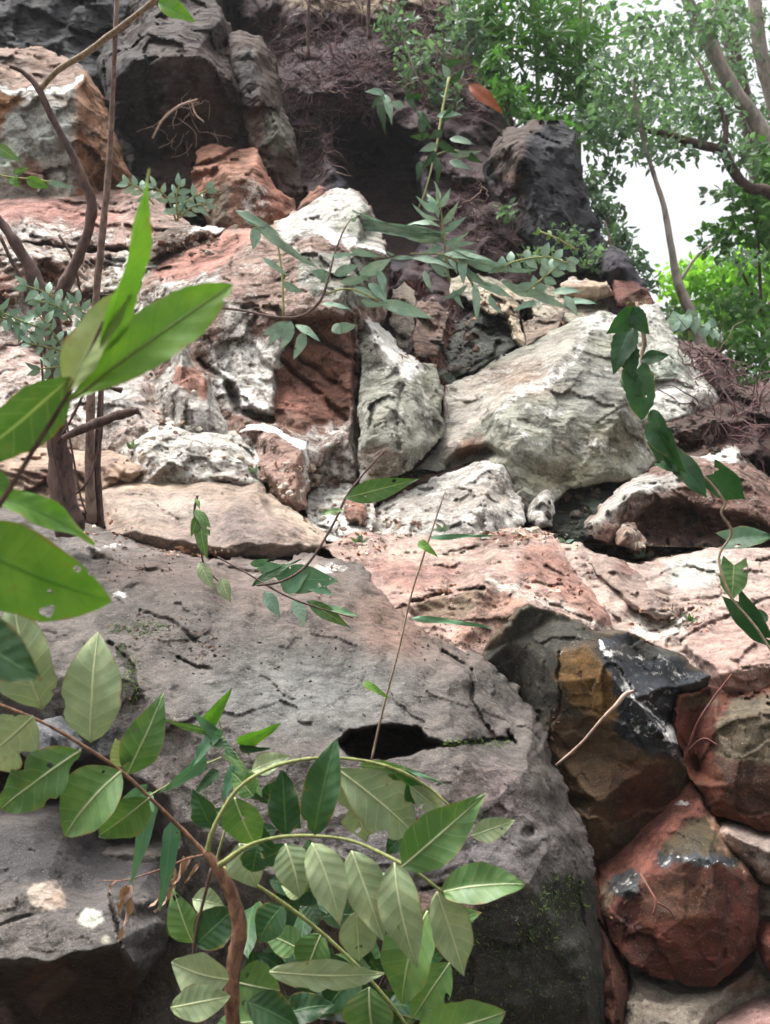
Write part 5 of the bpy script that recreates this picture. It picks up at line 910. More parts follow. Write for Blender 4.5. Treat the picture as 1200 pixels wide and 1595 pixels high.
for i, q in enumerate([[(-30, 470, 3.2), (10, 490, 3.2), (60, 510, 3.2)], [(-20, 490, 3.2), (20, 500, 3.22), (50, 520, 3.22)], [(110, 560, 3.3), (85, 520, 3.25), (60, 490, 3.22)], [(112, 560, 3.3), (90, 545, 3.25), (45, 535, 3.2)], [(112, 560, 3.3), (95, 570, 3.25), (60, 575, 3.2)], [(110, 545, 3.3), (130, 500, 3.3), (120, 470, 3.3)], [(105, 490, 3.3), (80, 460, 3.28), (40, 445, 3.26)], [(112, 500, 3.3), (95, 480, 3.28), (60, 468, 3.26)]]):
    pinnate(p, q, 5, 26, 12, L_BLUE, seed=30 + i, rollr=.9)
p = plant('weed', 'few small green leaves at the left edge below the tan block', 'plant', (-20, 290, 4.6))
tube('stem', [(-40, 260, 4.6, 2), (10, 275, 4.6, 1.6), (60, 280, 4.6, 1.4), (100, 290, 4.6, 1)], B_GREEN, p, sides=6)
for a in [(-10, 225, 30, 250, 18, L_MID), (40, 278, 75, 292, 18, L_BRIGHT), (70, 282, 112, 292, 10, L_BLUE), (15, 275, 30, 290, 14, L_BRIGHT), (20, 270, 44, 262, 10, L_MID)]:
    leaf((a[0], a[1], 4.6), (a[2], a[3], 4.58), a[4], a[5], p, nu=9, nv=2)

# ---- small sprigs over the big dark boulder
p = plant('drooping_sprig', 'thin drooping sprig with small folded leaves in front of the beige block', 'sprig', (310, 775, 2.9))
tube('stem', [(308, 772, 2.9, 2), (303, 800, 2.9, 1.8), (312, 840, 2.9, 1.6), (318, 880, 2.9, 1.4), (340, 905, 2.9, 1)], B_DARK, p, sides=6)
for a in [(305, 792, 330, 832, 20, L_MID), (310, 800, 298, 835, 14, L_MID), (312, 805, 318, 870, 26, L_MID), (310, 875, 332, 918, 22, L_PALE), (345, 900, 357, 938, 26, L_PALE), (305, 775, 312, 792, 8, L_MID)]:
    leaf((a[0], a[1], 2.88), (a[2], a[3], 2.86), a[4], a[5], p, prof='ovate', roll=(a[0] % 3 - 1) * .6, nu=9, nv=2)
p = plant('leafy_twig', 'dark wiry twig with narrow green leaves lying on the dark boulder top', 'twig', (470, 890, 2.8))
tube('stem', [(600, 700, 3.0, 1.2), (545, 765, 2.95, 1.8), (520, 815, 2.9, 2), (480, 878, 2.85, 2.2), (440, 905, 2.82, 2), (400, 912, 2.8, 1.6)], B_DARK, p, sides=6)
tube('stem', [(340, 868, 2.9, 1.5), (380, 890, 2.85, 1.5), (440, 925, 2.8, 1.6), (490, 945, 2.8, 1.3), (550, 962, 2.8, 1)], B_DARK, p, sides=6)
for a in [(538, 776, 652, 746, 36, L_MID), (392, 912, 466, 868, 16, L_DARK), (430, 900, 528, 905, 46, L_BLADE), (440, 920, 480, 890, 36, L_BLADE), (412, 920, 437, 962, 22, L_BLUE), (458, 932, 476, 976, 24, L_BLUE), (478, 935, 546, 978, 22, L_MID), (500, 945, 560, 958, 14, L_BLADE), (390, 880, 420, 872, 14, L_BLADE), (500, 800, 540, 792, 10, L_MID), (470, 905, 520, 925, 24, L_BLADE), (400, 885, 440, 880, 16, L_BLADE)]:
    leaf((a[0], a[1], 2.86), (a[2], a[3], 2.84), a[4], a[5], p, prof='lance', roll=(a[0] % 3 - 1) * .5, nu=10, nv=2, bend=.06)
p = plant('grass_stalk', 'tall thin grass stalk with a few blades in front of the black slot', 'grass stalk', (578, 1190, 2.3))
tube('stem', [(577, 1192, 2.3, 1.8), (598, 1100, 2.3, 1.8), (622, 1010, 2.3, 1.6), (640, 930, 2.3, 1.6), (662, 860, 2.3, 1.4), (682, 800, 2.3, 1.2), (694, 765, 2.3, .8)], B_TAN, p, sides=6)
for a in [(652, 843, 682, 866, 16, L_BRIGHT), (640, 962, 778, 976, 11, L_BLADE), (668, 838, 775, 832, 9, L_BLADE), (566, 1062, 607, 1087, 14, L_BRIGHT), (606, 1190, 700, 1222, 8, L_BLADE)]:
    leaf((a[0], a[1], 2.3), (a[2], a[3], 2.28), a[4], a[5], p, prof='blade', roll=.2, nu=12, nv=2)
p = plant('dry_stalk', 'bare tan stalk leaning across the ochre face of the split block', 'stalk', (868, 1192, 2.62))
tube('stem', [(866, 1192, 2.66, 1.8), (905, 1158, 2.64, 2), (936, 1122, 2.62, 2.3), (960, 1098, 2.62, 3.4), (974, 1082, 2.62, 3.6), (988, 1076, 2.62, 2)], B_ROOTP, p, sides=7)
p = plant('dry_twig', 'tiny reddish dry twig on the deep red rock face', 'twig', (1000, 1370, 2.4))
tube('stem', [(998, 1362, 2.42, 1.6), (1012, 1385, 2.38, 1.6), (1022, 1405, 2.36, 2.2), (1018, 1425, 2.36, 2.4)], B_ROOTR, p, sides=6)
tube('stem', [(1022, 1405, 2.36, 1.6), (1040, 1415, 2.36, 1.4), (1052, 1430, 2.36, 1.2)], B_ROOTR, p, sides=6)
for q in ([(1062, 1195, 2.8, 1.5), (1085, 1130, 2.72, 1.8), (1110, 1090, 2.72, 1.8), (1140, 1050, 2.72, 1.4)], ):
    p = plant('root', 'thin red-brown root strung over the rust-red boulder', 'root', q[0][:3]); tube('strand', q, B_ROOTR, p, sides=6)
    tube('strand', [(1070, 1170, 2.78, 1), (1095, 1150, 2.74, 1), (1118, 1160, 2.72, 1)], B_ROOTR, p, sides=5)

# ---- dark vine trailing on the right
p = plant('vine', 'dark green heart-leaved vine trailing down in front of the right-hand rocks', 'vine', (1180, 1060, 1.9))
tube('stem', [(992, 470, 2.0, 2), (1004, 530, 2.0, 4), (1000, 560, 2.0, 3), (1008, 640, 1.98, 2), (1030, 690, 1.96, 2), (1090, 735, 1.94, 2), (1128, 780, 1.92, 2), (1124, 800, 1.92, 2), (1140, 830, 1.92, 2), (1120, 870, 1.92, 2), (1140, 930, 1.9, 2), (1180, 980, 1.88, 2), (1230, 1060, 1.86, 2)], B_TAN, p, sides=7)
for a in [(985, 505, 955, 580, 50, 'ovate'), (990, 482, 948, 520, 44, 'ovate'), (975, 530, 985, 590, 44, 'ovate'), (980, 480, 1010, 520, 40, 'ovate'), (1000, 560, 1042, 552, 30, 'ovate'), (990, 578, 1004, 664, 66, 'heart'), (980, 590, 1000, 620, 40, 'heart'), (1010, 660, 1056, 716, 50, 'ovate'), (1026, 690, 1070, 742, 50, 'heart'), (1052, 716, 1108, 778, 56, 'heart'),
          (1112, 738, 1164, 782, 62, 'heart'), (1134, 842, 1212, 832, 54, 'heart'), (1196, 960, 1168, 1020 - 60, 30, 'ovate'), (1144, 880, 1140, 940, 54, 'heart'), (1150, 938, 1210, 1020, 56, 'heart'), (1015, 640, 1040, 690, 40, 'ovate'), (1030, 720, 1060, 735, 30, 'heart')]:
    leaf((a[0], a[1], 1.94), (a[2], a[3], 1.92), a[4] * .78, L_MID if a[0] == 1144 else L_VINE, p, prof=a[5], notch=.22 if a[5] == 'heart' else .05, serr=.04 if a[0] < 1000 else 0, roll=random.Random(a[0]).uniform(-.7, .7), nu=14, nv=4, bend=.06, fold=.2)

# ================================================================ roots and loose stones on the surfaces
BV = [(o, BVHTree.FromPolygons([(v.co + o.location)[:] for v in o.data.vertices], [f.vertices[:] for f in o.data.polygons])) for o in ROCKS]
def hit(x, y, only=None):
    d = Vector(to3(x, y, 1.0) - C0); o0 = Vector(C0); best = None
    for o, b in BV:
        if only and o.name not in only: continue
        r = b.ray_cast(o0, d.normalized())
        if r[0] is not None and (best is None or r[3] < best[3]): best = (r[0], r[1], o, r[3])
    return best
def strands(name, label, regions, n, mat, ln=(25, 80), rad=(.5, 1.3), seed=1, droop=.6, lift=.03, only=None, cat='roots', wild=.9, wide=1):
    rs = random.Random(seed); V = []; Fc = []
    for k in range(n):
        cx, cy, rx, ry = rs.choice(regions); a = rs.uniform(0, 6.28); q = math.sqrt(rs.random()); x = cx + rx * q * math.cos(a); y = cy + ry * q * math.sin(a)
        h = hit(x, y, only)
        if h is None: continue
        pos = np.array(h[0]) + np.array(h[1]) * .005; z = float((pos - C0) @ F); m = z / FPX; L_ = rs.uniform(*ln) * m
        th = rs.uniform(0, 6.28); d = X * math.cos(th) + U * math.sin(th) - U * droop - F * rs.uniform(0, .5); d /= np.linalg.norm(d); seg = 9; pts = [pos]
        for i in range(seg):
            d = d + np.array([rs.gauss(0, 1), rs.gauss(0, 1) * .6, rs.gauss(0, 1)]) * wild * .42 - U * droop * .12; d /= np.linalg.norm(d); pts.append(pts[-1] + d * L_ / seg)
        r0 = rs.uniform(*rad) * m; v, f = tube_geo(np.array(pts), np.linspace(r0, r0 * .4, seg + 1), 3, 0, 0, False); b = len(V); V += v; Fc += [tuple(i + b for i in q_) for q_ in f]
    o = link_mesh(name, np.array(V), Fc, mat); return tag(o, label, cat, None, 'stuff')
EB = ('earth_bank', 'hillside')
strands('root_tangle', 'tangle of fine purple-brown roots covering the earth bank', [(500, 70, 90, 80), (570, 90, 100, 90), (470, 200, 50, 80), (760, 330, 70, 60), (660, 60, 60, 60), (700, 140, 50, 60), (540, 130, 60, 50)], 2600, B_ROOT, seed=1, only=EB, rad=(.5, 1.2), ln=(20, 70))
strands('root_threads', 'pale dead root threads scattered over the purple earth bank', [(540, 80, 120, 90), (480, 220, 40, 60), (760, 330, 60, 50), (660, 90, 60, 60)], 260, B_ROOTP, seed=2, only=EB, rad=(.4, .9), ln=(20, 60))
strands('root_curtain', 'curtain of reddish hair roots hanging beside the upright slabs', [(655, 440, 35, 40), (690, 500, 26, 45), (680, 540, 18, 50), (640, 420, 30, 20), (700, 470, 20, 30)], 900, B_ROOTR, seed=3, droop=1.6, ln=(30, 90), wild=.6, rad=(.4, 1.0))
strands('dead_roots', 'grey-brown dead roots and twigs spilling over the right skyline', [(1130, 620, 60, 50), (1160, 660, 50, 40), (1100, 570, 40, 30), (1180, 620, 40, 30)], 420, B_ROOT, seed=4, ln=(30, 110), rad=(.6, 1.6))
strands('root_threads', 'pale root threads over the dark humped boulder and orange rock', [(250, 200, 40, 40), (310, 170, 40, 30), (300, 200, 40, 40)], 26, B_ROOTP, seed=5, ln=(30, 70), rad=(.5, 1.2))
p = plant('twig', 'pale bent twig against the huge dark brown boulder', 'twig', (238, 215, 6.3))
tube('stem', [(238, 215, 6.5, 1.5), (255, 185, 6.45, 2), (280, 165, 6.4, 2.2), (308, 155, 6.4, 1.6)], B_ROOTP, p, sides=6)
tube('stem', [(298, 158, 6.4, 1.2), (305, 178, 6.4, 1.4), (318, 190, 6.4, 1)], B_ROOTP, p, sides=6)
for o_ in [('thin dark sapling stem rising from the root bank near the top', [(576, 60, 7.9, 3), (574, 20, 7.9, 3), (577, -40, 7.9, 3)]), ('second thin dark stem, left of it on the root bank', [(481, 90, 8.0, 2.5), (480, 40, 8.0, 2.5), (484, -40, 8.0, 2.5)])]:
    p = plant('stem', o_[0], 'stem', o_[1][0][:3]); p.name = 'dead_stem'; tube('shaft', o_[1], B_DARK, p, sides=6)
o = leaf((730, 130, 7.4), (782, 172, 7.3), 22, L_RUST, None, name='fallen_leaf', prof='ovate', roll=.3, nu=10)
tag(o, 'large rusty orange fallen leaf on the crest of the root bank', 'leaf')

def stones(name, label, regions, n, mat, size, cols, seed, cat='rubble', flat=.7):
    rs = random.Random(seed); V = []; Fc = []; CC = []; WH = []
    for k in range(n):
        cx, cy, rx, ry = rs.choice(regions); a = rs.uniform(0, 6.28); q = math.sqrt(rs.random()); x = cx + rx * q * math.cos(a); y = cy + ry * q * math.sin(a)
        h = hit(x, y)
        if h is None: continue
        pos = np.array(h[0]); m = float((pos - C0) @ F) / FPX; s = rs.uniform(*size) * m * (.5 + rs.random() ** 2); b = len(V); c = lin(rs.choice(cols)) * rs.uniform(.75, 1.15); w = rs.uniform(-.05, .4)
        bm = bmesh.new(); bmesh.ops.create_icosphere(bm, subdivisions=1, radius=1); sc = np.array([rs.uniform(.7, 1.3), rs.uniform(.7, 1.2), rs.uniform(.45, .85) * flat + .2])
        R_ = np.array(Matrix.Rotation(rs.uniform(0, 6), 3, Vector((rs.random(), rs.random(), rs.random() + .2)).normalized()))
        for v in bm.verts:
            co = np.array(v.co) * (1 + rs.uniform(-.28, .22)); V.append(pos + (R_ @ (co * sc)) * s); CC.append(c); WH.append(w)
        for f in bm.faces: Fc.append(tuple(v.index + b for v in f.verts))
        bm.free()
    z0 = np.zeros(len(V)); o = link_mesh(name, np.array(V), Fc, mat, smooth=False, attrs={'Col': np.array(CC), 'Wh': np.array(WH), 'Mo': z0, 'Gl': z0}); return tag(o, label, cat, None, 'stuff')
stones('rubble', 'loose white and tan stone chips strewn over the middle of the slope', [(530, 800, 60, 40), (300, 700, 110, 50), (440, 745, 60, 30), (250, 640, 60, 60), (600, 825, 60, 20), (820, 835, 70, 14), (780, 480, 100, 30), (1000, 860, 60, 12)], 420, RF, (2, 7), [(190, 176, 160), (160, 130, 110), (206, 196, 184), (130, 96, 80)], 7)
stones('crumbs', 'crumbled stone bits on the layered slabs at the upper left', [(120, 410, 130, 50), (200, 500, 80, 60), (60, 480, 90, 40), (300, 380, 50, 20), (90, 600, 110, 70)], 420, RF, (2, 6), [(176, 160, 146), (130, 98, 80), (196, 184, 172)], 8)
stones('crumbs', 'dark crumbs and leaf bits lying on the top of the dark boulder', [(210, 885, 90, 22), (250, 975, 70, 26), (300, 1020, 50, 40), (430, 1010, 120, 40), (560, 1060, 160, 70), (700, 1000, 60, 30)], 330, RN, (1.2, 3.2), [(48, 40, 38), (66, 54, 48), (90, 74, 64)], 9)
stones('crumbs', 'reddish soil crumbs in the seams of the pink slabs', [(800, 835, 60, 10), (700, 925, 60, 20), (870, 900, 60, 40), (1050, 960, 80, 30), (560, 850, 40, 20), (300, 860, 60, 8), (170, 830, 40, 20)], 300, RP, (1.5, 5), [(140, 84, 62), (196, 150, 126), (120, 74, 58), (208, 184, 166)], 10)
stones('rubble', 'dark stones and soil filling the hollow under the ledge', [(900, 800, 50, 50), (1020, 820, 50, 40), (1120, 830, 70, 30), (1090, 680, 60, 30), (720, 540, 40, 50)], 200, RFD, (3, 9), [(70, 62, 56), (96, 78, 66), (52, 50, 46)], 11)

def litter(name, label, regions, n, mat, size, seed):
    rs = random.Random(seed); V = []; Fc = []; LU = []; LS = []
    for k in range(n):
        cx, cy, rx, ry = rs.choice(regions); a = rs.uniform(0, 6.28); q = math.sqrt(rs.random()); h = hit(cx + rx * q * math.cos(a), cy + ry * q * math.sin(a))
        if h is None: continue
        pos = np.array(h[0]); nn = np.array(h[1]); m = float((pos - C0) @ F) / FPX; nn = nn * (1 if nn @ (C0 - pos) > 0 else -1); d = np.array([rs.gauss(0, 1) for _ in range(3)]); d -= nn * (d @ nn) * .8; d /= np.linalg.norm(d)
        L_ = rs.uniform(*size) * m; v, f, lu, ls = leaf_geo(pos + nn * m * 1.5, pos + nn * m * 1.5 + d * L_, L_ * rs.uniform(.25, .5), prof='ellip', fold=rs.uniform(.1, .9), bend=rs.uniform(-.2, .2), nu=5, nv=1, seed=k, nref=nn + np.array([rs.gauss(0, .3) for _ in range(3)]))
        b = len(V); V += list(v); Fc += [tuple(i + b for i in q_) for q_ in f]; LU += lu; LS += ls
    tag(link_mesh(name, np.array(V), Fc, mat, attrs={'lu': LU, 'ls': LS}), label, 'leaf litter', None, 'stuff')
L_LIT = mk_leaf('leaf_litter', (84, 54, 40), (140, 100, 72), (110, 80, 60), .05, rough=.8)
litter('leaf_litter', 'brown leaf bits caught on the ledges and seams of the slope', [(250, 862, 120, 10), (130, 800, 60, 16), (440, 735, 60, 12), (600, 765, 50, 10), (830, 830, 70, 10), (930, 850, 50, 8), (1080, 700, 60, 12), (300, 378, 60, 12), (120, 380, 120, 10), (640, 560, 50, 20), (800, 500, 80, 20), (560, 870, 60, 30), (1070, 960, 60, 20), (860, 1150, 12, 60), (960, 1380, 30, 60), (260, 560, 60, 60)], 420, L_LIT, (4, 13), 3)
litter('leaf_litter', 'dark rotting leaf bits lying on the upper part of the big dark boulder', [(210, 885, 110, 24), (240, 980, 80, 20), (300, 1010, 40, 40), (430, 930, 160, 30), (200, 1040, 30, 50), (640, 1000, 80, 40)], 170, L_LIT, (3, 9), 4)

for i, (x, y, z) in enumerate([(205, 700, 4.2), (395, 738, 4.15), (560, 845, 3.9), (690, 828, 3.95), (880, 846, 3.9), (1000, 868, 3.85), (350, 872, 3.4), (110, 800, 3.5), (1075, 968, 3.3), (620, 755, 4.5)]):
    h_ = hit(x, y)
    if h_ is None: continue
    z = float((np.array(h_[0]) - C0) @ F); p = plant('seedling', ['tiny weed rooted beside the low white heap', 'tiny weed in the seam above the beige block', 'tiny weed at the upper left end of the pink slab', 'tiny weed on the rim of the pink slab below the white wedge', 'tiny weed on the pink slab under the dark hollow', 'tiny weed at the tip of the lens-shaped stone', 'tiny weed in the seam under the beige block', 'tiny weed at the foot of the bare shrub', 'tiny weed in the seam right of the lens-shaped stone', 'tiny weed in the gap beneath the egg-shaped rock'][i], 'weed', (x, y, z), 'tiny weeds in the seams')
    r_ = random.Random(i)
    for k in range(5):
        a = r_.uniform(-2.9, -.2); l_ = r_.uniform(9, 17); leaf((x, y, z - .01), (x + l_ * math.cos(a), y + l_ * math.sin(a), z - .03), 6, L_MID if k % 2 else L_BLUE, p, prof='ovate', roll=r_.uniform(-.8, .8), nu=5, nv=1)

B_MOSS = mk_bark('moss', (74, 98, 40), (120, 148, 66), 120, .001)
strands('moss', 'short green moss tufts on the shaded side and cracks of the big dark boulder', [(880, 1395, 40, 34), (800, 1440, 110, 40), (860, 1480, 60, 80), (720, 1500, 70, 40), (800, 1560, 120, 40), (745, 1157, 60, 5), (215, 980, 50, 12), (205, 1060, 14, 40), (600, 1500, 60, 60), (700, 1450, 60, 30)], 3200, B_MOSS, ln=(4, 12), rad=(.5, 1.1), seed=9, droop=.1, wild=.8, cat='moss')
strands('moss', 'thin moss and algae fuzz in the shaded seams of the mid slope', [(900, 800, 40, 40), (720, 550, 40, 40), (690, 585, 30, 14), (950, 470, 60, 14), (800, 460, 90, 20), (830, 830, 40, 10), (620, 740, 40, 16)], 700, B_MOSS, ln=(4, 9), rad=(.5, 1.0), seed=10, droop=.1, wild=.8, cat='moss')
B_PALE = mk_bark('bark_pale', (112, 104, 100), (176, 164, 154), 8, .02)
# ================================================================ trees beyond the skyline
def mk_far_leaf(name, c1, c2, tr=.45):
    m = bpy.data.materials.new(name); m.use_nodes = True; t = m.node_tree; L = t.links.new; p = t.nodes['Principled BSDF']; out = t.nodes['Material Output']
    n = nz(t, N(t, 'NewGeometry').outputs['Position'], 2.2, 4, .6); r = attr(t, 'lv')
    c = mix(t, mth(t, 'ADD', mth(t, 'MULTIPLY', ramp(t, n, .3, .7), .5), mth(t, 'MULTIPLY', r, .5), True), lin(c1), lin(c2)); L(c, p.inputs['Base Color']); p.inputs['Roughness'].default_value = .5
    tb = N(t, 'BsdfTranslucent'); cc = mix(t, 1.0, c, (1.15, 1.35, .7), 'MULTIPLY'); L(cc, tb.inputs['Color']); ms = N(t, 'MixShader'); ms.inputs[0].default_value = tr
    L(p.outputs[0], ms.inputs[1]); L(tb.outputs[0], ms.inputs[2]); L(ms.outputs[0], out.inputs['Surface']); return m
F_HAZED = mk_far_leaf('foliage_hazed', (74, 98, 82), (114, 140, 112), .45)  # blue-grey lift in the leaf colour stands in for veiling haze
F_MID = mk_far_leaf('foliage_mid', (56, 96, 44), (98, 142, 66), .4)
F_LIT = mk_far_leaf('foliage_lit', (112, 160, 62), (166, 206, 92), .55)  # lit copy of the foliage, sunlight put into a brighter leaf colour
def crown(name, clumps, n, size, mat, parent, seed, asp=.5, long=1.0):
    if n > 1000: n = int(n * .54); size *= 1.08
    """clumps: (x, y, z, rx, ry) in photo px around a depth; leaves are small folded blades"""
    rs = np.random.RandomState(seed); V = []; Fc = []; LV = []; off = np.array(parent.location)
    w = np.array([c[3] * c[4] for c in clumps], float); w /= w.sum(); ci = rs.choice(len(clumps), n, p=w)
    for k in range(n):
        cx, cy, cz, rx, ry = clumps[ci[k]]; v = rs.normal(size=3); v /= np.linalg.norm(v); v *= rs.rand() ** .45
        z = cz + v[2] * rx / FPX * cz * .9; pos = to3(cx + v[0] * rx, cy + v[1] * ry, z); s = size * z / FPX * rs.uniform(.6, 1.3)
        d = rs.normal(size=3) + np.array([0, 0, -.5]); d /= np.linalg.norm(d); e = np.cross(d, rs.normal(size=3)); e /= np.linalg.norm(e); g = np.cross(d, e)
        b = len(V); hw = s * asp * .5; l_ = s * long
        V += [pos, pos + d * l_ * .35 + e * hw + g * hw * .25, pos + d * l_ * .7 + e * hw * .7 + g * hw * .2, pos + d * l_, pos + d * l_ * .7 - e * hw * .7 + g * hw * .2, pos + d * l_ * .35 - e * hw + g * hw * .25, pos + d * l_ * .5]
        Fc += [(b, b + 1, b + 6), (b + 1, b + 2, b + 6), (b + 2, b + 3, b + 6), (b + 3, b + 4, b + 6), (b + 4, b + 5, b + 6), (b + 5, b, b + 6)]; LV += [rs.rand()] * 7
    return link_mesh(name, np.array(V), Fc, mat, parent, origin=off, smooth=False, attrs={'lv': LV})
GT = 'trees beyond the skyline'
# leaning pale tree
p = plant('tree', 'tree with pale leaning trunk crossing the top right corner', 'tree', (1330, 620, 9.5), GT)
tube('trunk', [(1400, 900, 9.5, 26), (1300, 520, 9.5, 20), (1235, 310, 9.5, 16), (1188, 205, 9.5, 13.5), (1150, 150, 9.5, 11.5), (1120, 100, 9.5, 10), (1095, 50, 9.5, 9), (1062, -20, 9.5, 8), (1020, -120, 9.5, 9)], B_PALE, p, sides=12, wob=.12, bumps=.3)
tube('branch', [(1150, 155, 9.5, 7), (1110, 40, 9.7, 5), (1130, -60, 9.8, 4)], B_PALE, p, sides=6)
crown('crown', [(930, 60, 9.5, 130, 60), (1040, 50, 9.2, 80, 60), (1010, 130, 9.4, 70, 50), (1120, 20, 9.4, 60, 50), (880, 20, 9.6, 90, 50)], 2400, 15, F_HAZED, p, 1)
# pale thin tree, right edge
p = plant('tree', 'tree with straight whitish trunk at the right edge near the top', 'tree', (1260, 640, 10.5), GT)
tube('trunk', [(1330, 900, 10.5, 18), (1235, 300, 10.5, 13), (1205, 160, 10.5, 12), (1185, 80, 10.5, 11), (1172, -40, 10.5, 10)], B_PALE, p, sides=10)
crown('crown', [(1150, 60, 10.6, 60, 90), (1100, 130, 10.8, 70, 60), (1190, 180, 10.6, 40, 60), (1230, 60, 10.6, 60, 90)], 1500, 13, F_HAZED, p, 2)
p = plant('tree', 'thick blurred dark trunk behind the pale ones in the top right corner', 'tree', (1240, 700, 13.5), GT)
tube('trunk', [(1280, 900, 13.5, 22), (1180, 260, 13.5, 15), (1150, 120, 13.5, 13), (1135, 40, 13.5, 12), (1118, -80, 13.5, 16)], B_DARK, p, sides=10)
crown('crown', [(1100, 80, 13.4, 90, 80), (1170, 200, 13.6, 60, 50), (1060, 180, 13.6, 70, 40)], 1500, 11, F_HAZED, p, 3)
# arching dark branch tree
p = plant('tree', 'tree with dark arching limb curving down to the right edge', 'tree', (1330, 640, 8.4), GT)
tube('trunk', [(1420, 900, 8.4, 20), (1300, 420, 8.4, 15), (1210, 308, 8.4, 10), (1165, 292, 8.4, 8), (1140, 262, 8.4, 8), (1125, 236, 8.4, 7.5), (1085, 224, 8.4, 7), (1040, 210, 8.4, 6), (995, 198, 8.4, 4.5), (960, 170, 8.4, 3.5), (920, 165, 8.4, 2.5)], B_DARK, p, sides=9)
tube('branch', [(1128, 238, 8.4, 5), (1130, 190, 8.4, 4), (1110, 140, 8.5, 3), (1085, 90, 8.6, 2)], B_DARK, p, sides=7)
crown('crown', [(1000, 190, 8.4, 90, 45), (1080, 180, 8.5, 60, 50), (930, 190, 8.4, 60, 50), (1120, 180, 8.5, 40, 50), (1035, 240, 8.4, 60, 26), (940, 260, 8.5, 36, 40), (1150, 240, 8.3, 50, 30), (1120, 300, 8.3, 34, 16), (930, 320, 8.5, 24, 50), (960, 350, 8.5, 18, 40)], 2700, 14, F_HAZED, p, 4)
# slim leaning sapling in the gap
p = plant('tree', 'slim leaning sapling silhouetted in the white sky gap', 'tree', (1100, 620, 7.6), GT)
tube('trunk', [(1118, 640, 7.6, 13), (1088, 520, 7.6, 9), (1068, 470, 7.6, 8), (1054, 430, 7.6, 7), (1045, 380, 7.6, 5.5), (1034, 320, 7.6, 4.5), (1018, 270, 7.6, 3.6), (1000, 210, 7.6, 3.5), (985, 120, 7.6, 3)], B_PALE, p, sides=9)
tube('branch', [(1058, 440, 7.6, 3), (1085, 400, 7.6, 2), (1110, 380, 7.6, 1.4)], B_PALE, p, sides=6)
crown('crown', [(1005, 230, 7.6, 50, 30), (975, 170, 7.6, 60, 36), (1010, 110, 7.6, 60, 40), (950, 110, 7.6, 50, 50), (1160, 400, 7.6, 50, 20)], 1500, 12, F_HAZED, p, 5)
# bamboo-like left crown
p = plant('bamboo', 'bamboo clump with long drooping leaves behind the crest of the root bank', 'bamboo', (860, 420, 9.0), GT)
for k, (x0, x1) in enumerate([(800, 760), (850, 830), (900, 905), (760, 745)]):
    tube('cane', [(x0, 420, 9.2, 5), ((x0 + x1) / 2, 180, 9.2, 4), (x1, -60, 9.2, 3)], B_GREEN, p, sides=7)
crown('crown', [(800, 60, 9.0, 80, 70), (880, 70, 9.0, 70, 70), (800, 150, 8.9, 50, 40), (860, 170, 8.9, 60, 40), (760, 30, 8.8, 50, 60), (940, 180, 9.0, 40, 60), (830, -20, 9, 90, 40), (905, 140, 9, 50, 60)], 3900, 22, F_MID, p, 6, asp=.26)
crown('sprays', [(740, 100, 8.6, 40, 50), (720, 40, 8.6, 40, 50), (780, 180, 8.4, 40, 24)], 700, 18, F_HAZED, p, 7, asp=.3)
for i, (x, w) in enumerate([(722, 10), (760, 5), (700, 8)]):
    p = plant('tree', ['pale upright trunk on the crest of the root bank at the top edge', 'thin pale trunk right of the one on the bank crest', 'short broad pale trunk, leftmost on the bank crest'][i], 'tree', (x, 120, 9.4), GT)
    tube('trunk', [(x + 4, 150, 9.4, w * 1.1), (x + 2, 60, 9.4, w), (x, -80, 9.4, w * .9)], B_PALE, p, sides=9)
    crown('crown', [(x, -90, 9.4, 60, 60)], 500, 18, F_MID, p, 40 + i)
# bushes low on the right; sunlight on the bright ones is leaf colour
for i, (lab, cl, n, mt, sz, trunk) in enumerate([
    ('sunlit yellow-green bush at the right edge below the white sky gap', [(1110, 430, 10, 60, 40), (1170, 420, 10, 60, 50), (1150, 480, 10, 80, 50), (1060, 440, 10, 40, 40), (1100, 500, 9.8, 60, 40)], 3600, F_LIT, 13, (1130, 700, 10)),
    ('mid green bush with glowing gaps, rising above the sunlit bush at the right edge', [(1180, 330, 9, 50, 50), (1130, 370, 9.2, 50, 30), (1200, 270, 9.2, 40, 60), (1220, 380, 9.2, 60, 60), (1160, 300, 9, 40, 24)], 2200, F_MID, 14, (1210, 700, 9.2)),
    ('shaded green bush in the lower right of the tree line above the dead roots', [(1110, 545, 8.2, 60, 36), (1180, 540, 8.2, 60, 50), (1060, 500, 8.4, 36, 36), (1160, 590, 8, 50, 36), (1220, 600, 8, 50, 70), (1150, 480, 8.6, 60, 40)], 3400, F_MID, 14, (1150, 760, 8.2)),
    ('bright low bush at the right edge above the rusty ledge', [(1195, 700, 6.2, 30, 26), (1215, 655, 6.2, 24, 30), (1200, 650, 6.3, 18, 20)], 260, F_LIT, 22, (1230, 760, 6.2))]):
    p = plant('bush', lab, 'bush', trunk, 'bushes at the right skyline')
    for k in range(3): tube('stem', [(trunk[0] + k * 8, trunk[1], trunk[2], 5), (trunk[0] - 20 + k * 24, trunk[1] - 140, trunk[2], 3.5), (cl[k % len(cl)][0], cl[k % len(cl)][1], cl[k % len(cl)][2], 2)], B_DARK, p, sides=6)
    crown('crown', cl, n, sz, mt, p, 20 + i, asp=.62)
p = plant('vine_sprig', 'pale heart-shaped leaves in front of the slim sapling base', 'vine', (1060, 520, 5.9))
tube('stem', [(1040, 530, 5.9, 1.5), (1065, 505, 5.9, 1.5), (1110, 512, 5.9, 1.2)], B_GREEN, p, sides=6)
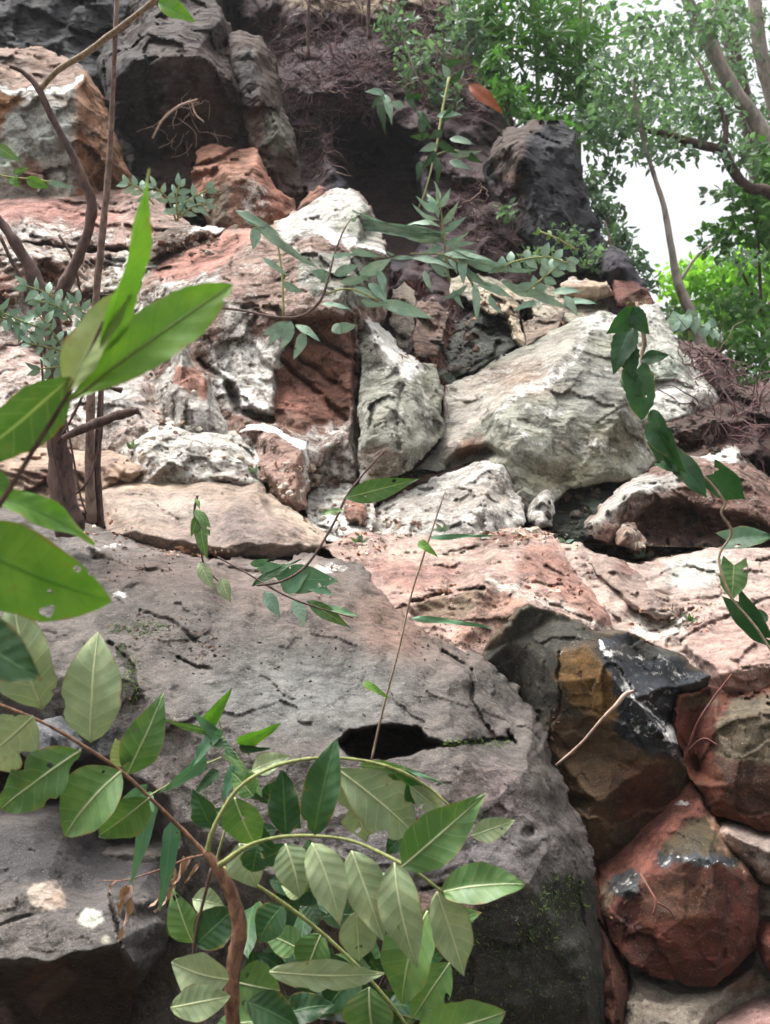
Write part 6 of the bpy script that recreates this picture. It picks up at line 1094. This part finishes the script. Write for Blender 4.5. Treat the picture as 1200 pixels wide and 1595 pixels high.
for a in [(1062, 490, 1058, 522, 34), (1082, 492, 1084, 522, 18), (1098, 505, 1098, 528, 18), (1078, 495, 1072, 480, 20), (1112, 512, 1112, 530, 14), (1050, 500, 1044, 520, 22), (1104, 500, 1118, 510, 14), (1120, 520, 1124, 534, 12)]:
    leaf((a[0], a[1], 5.9), (a[2], a[3], 5.88), a[4], L_BLUE, p, prof='heart', notch=.15, nu=9, nv=3)
# far wooded slope that closes the view low on the right
V = []; Fc = []
for j in range(14):
    for i in range(40):
        x = 14 + (i - 8) * 1.6; y = 26 + j * 1.5; V.append((x - 4, y, .2 + j * .62 + noise.fractal(Vector((i * .4, j * .4, 2)), .9, 2, 4) * .9))
for j in range(13):
    for i in range(39): q = j * 40 + i; Fc.append((q, q + 1, q + 41, q + 40))
z0 = np.zeros(len(V)); tag(link_mesh('far_hill', V, Fc, SOIL, attrs={'Col': np.tile(lin((60, 84, 50)), (len(V), 1)), 'Wh': z0, 'Mo': z0 + .4, 'Gl': z0}), kind='structure')

# shrubs rooted on the crest of the bank
for i, (lab, cl, n, sz, mt, base_) in enumerate([
    ('small dark leafy shrub on the bank crest between the grey knob and the white sky', [(940, 330, 7.4, 22, 34), (965, 375, 7.2, 24, 30), (990, 410, 7.0, 22, 26), (925, 285, 7.5, 14, 26), (1010, 440, 6.9, 16, 16)], 700, 13, F_HAZED, (960, 420, 7.1)),
    ('soft green shrub on the crest of the root bank, left of the orange fallen leaf', [(650, 100, 7.9, 40, 50), (690, 150, 7.8, 34, 40), (620, 40, 8.2, 40, 40), (700, 60, 8.2, 30, 40)], 520, 15, F_HAZED, (680, 200, 7.8)),
    ('green undergrowth shrub above the tan square stone and below the grey knob', [(880, 370, 6.7, 40, 26), (840, 400, 6.6, 40, 20), (920, 400, 6.6, 30, 26), (790, 330, 6.8, 20, 16)], 420, 12, F_HAZED, (880, 430, 6.7)),
    ('leafy shrub right of the orange fallen leaf where the bank meets the trees', [(790, 150, 8.0, 34, 30), (830, 180, 7.9, 30, 16), (770, 110, 8.2, 26, 40), (870, 195, 7.8, 26, 12)], 520, 16, F_MID, (800, 200, 8.0))]):
    p = plant('shrub', lab, 'shrub', base_, 'shrubs on the bank crest')
    for k in range(3): tube('stem', [base_ + (3,), ((base_[0] + cl[k][0]) / 2, (base_[1] + cl[k][1]) / 2, base_[2], 2), (cl[k][0], cl[k][1], cl[k][2], 1.4)], B_DARK, p, sides=5)
    crown('crown', cl, n, sz, mt, p, 60 + i, asp=.45)

# added haze volume, stands in for lens glare
hb = 74.0; bm = bmesh.new(); bmesh.ops.create_cube(bm, size=1)
for v in bm.verts: v.co = Vector((v.co.x * 2 * hb, v.co.y * 2 * hb, v.co.z * 20 + 8.2))
me = bpy.data.meshes.new('haze'); bm.to_mesh(me); bm.free(); hz = bpy.data.objects.new('haze', me); COL.objects.link(hz); tag(hz, 'added thin haze standing in for lens glare on the trees beyond the skyline', 'haze', None, 'stuff')
hm = bpy.data.materials.new('haze'); hm.use_nodes = True; ht = hm.node_tree; ht.nodes.remove(ht.nodes['Principled BSDF']); pv = ht.nodes.new('ShaderNodeVolumePrincipled'); pv.inputs['Density'].default_value = .0014; pv.inputs['Color'].default_value = (.93, .97, 1, 1); pv.inputs['Anisotropy'].default_value = .1
ht.links.new(pv.outputs[0], ht.nodes['Material Output'].inputs['Volume']); me.materials.append(hm)
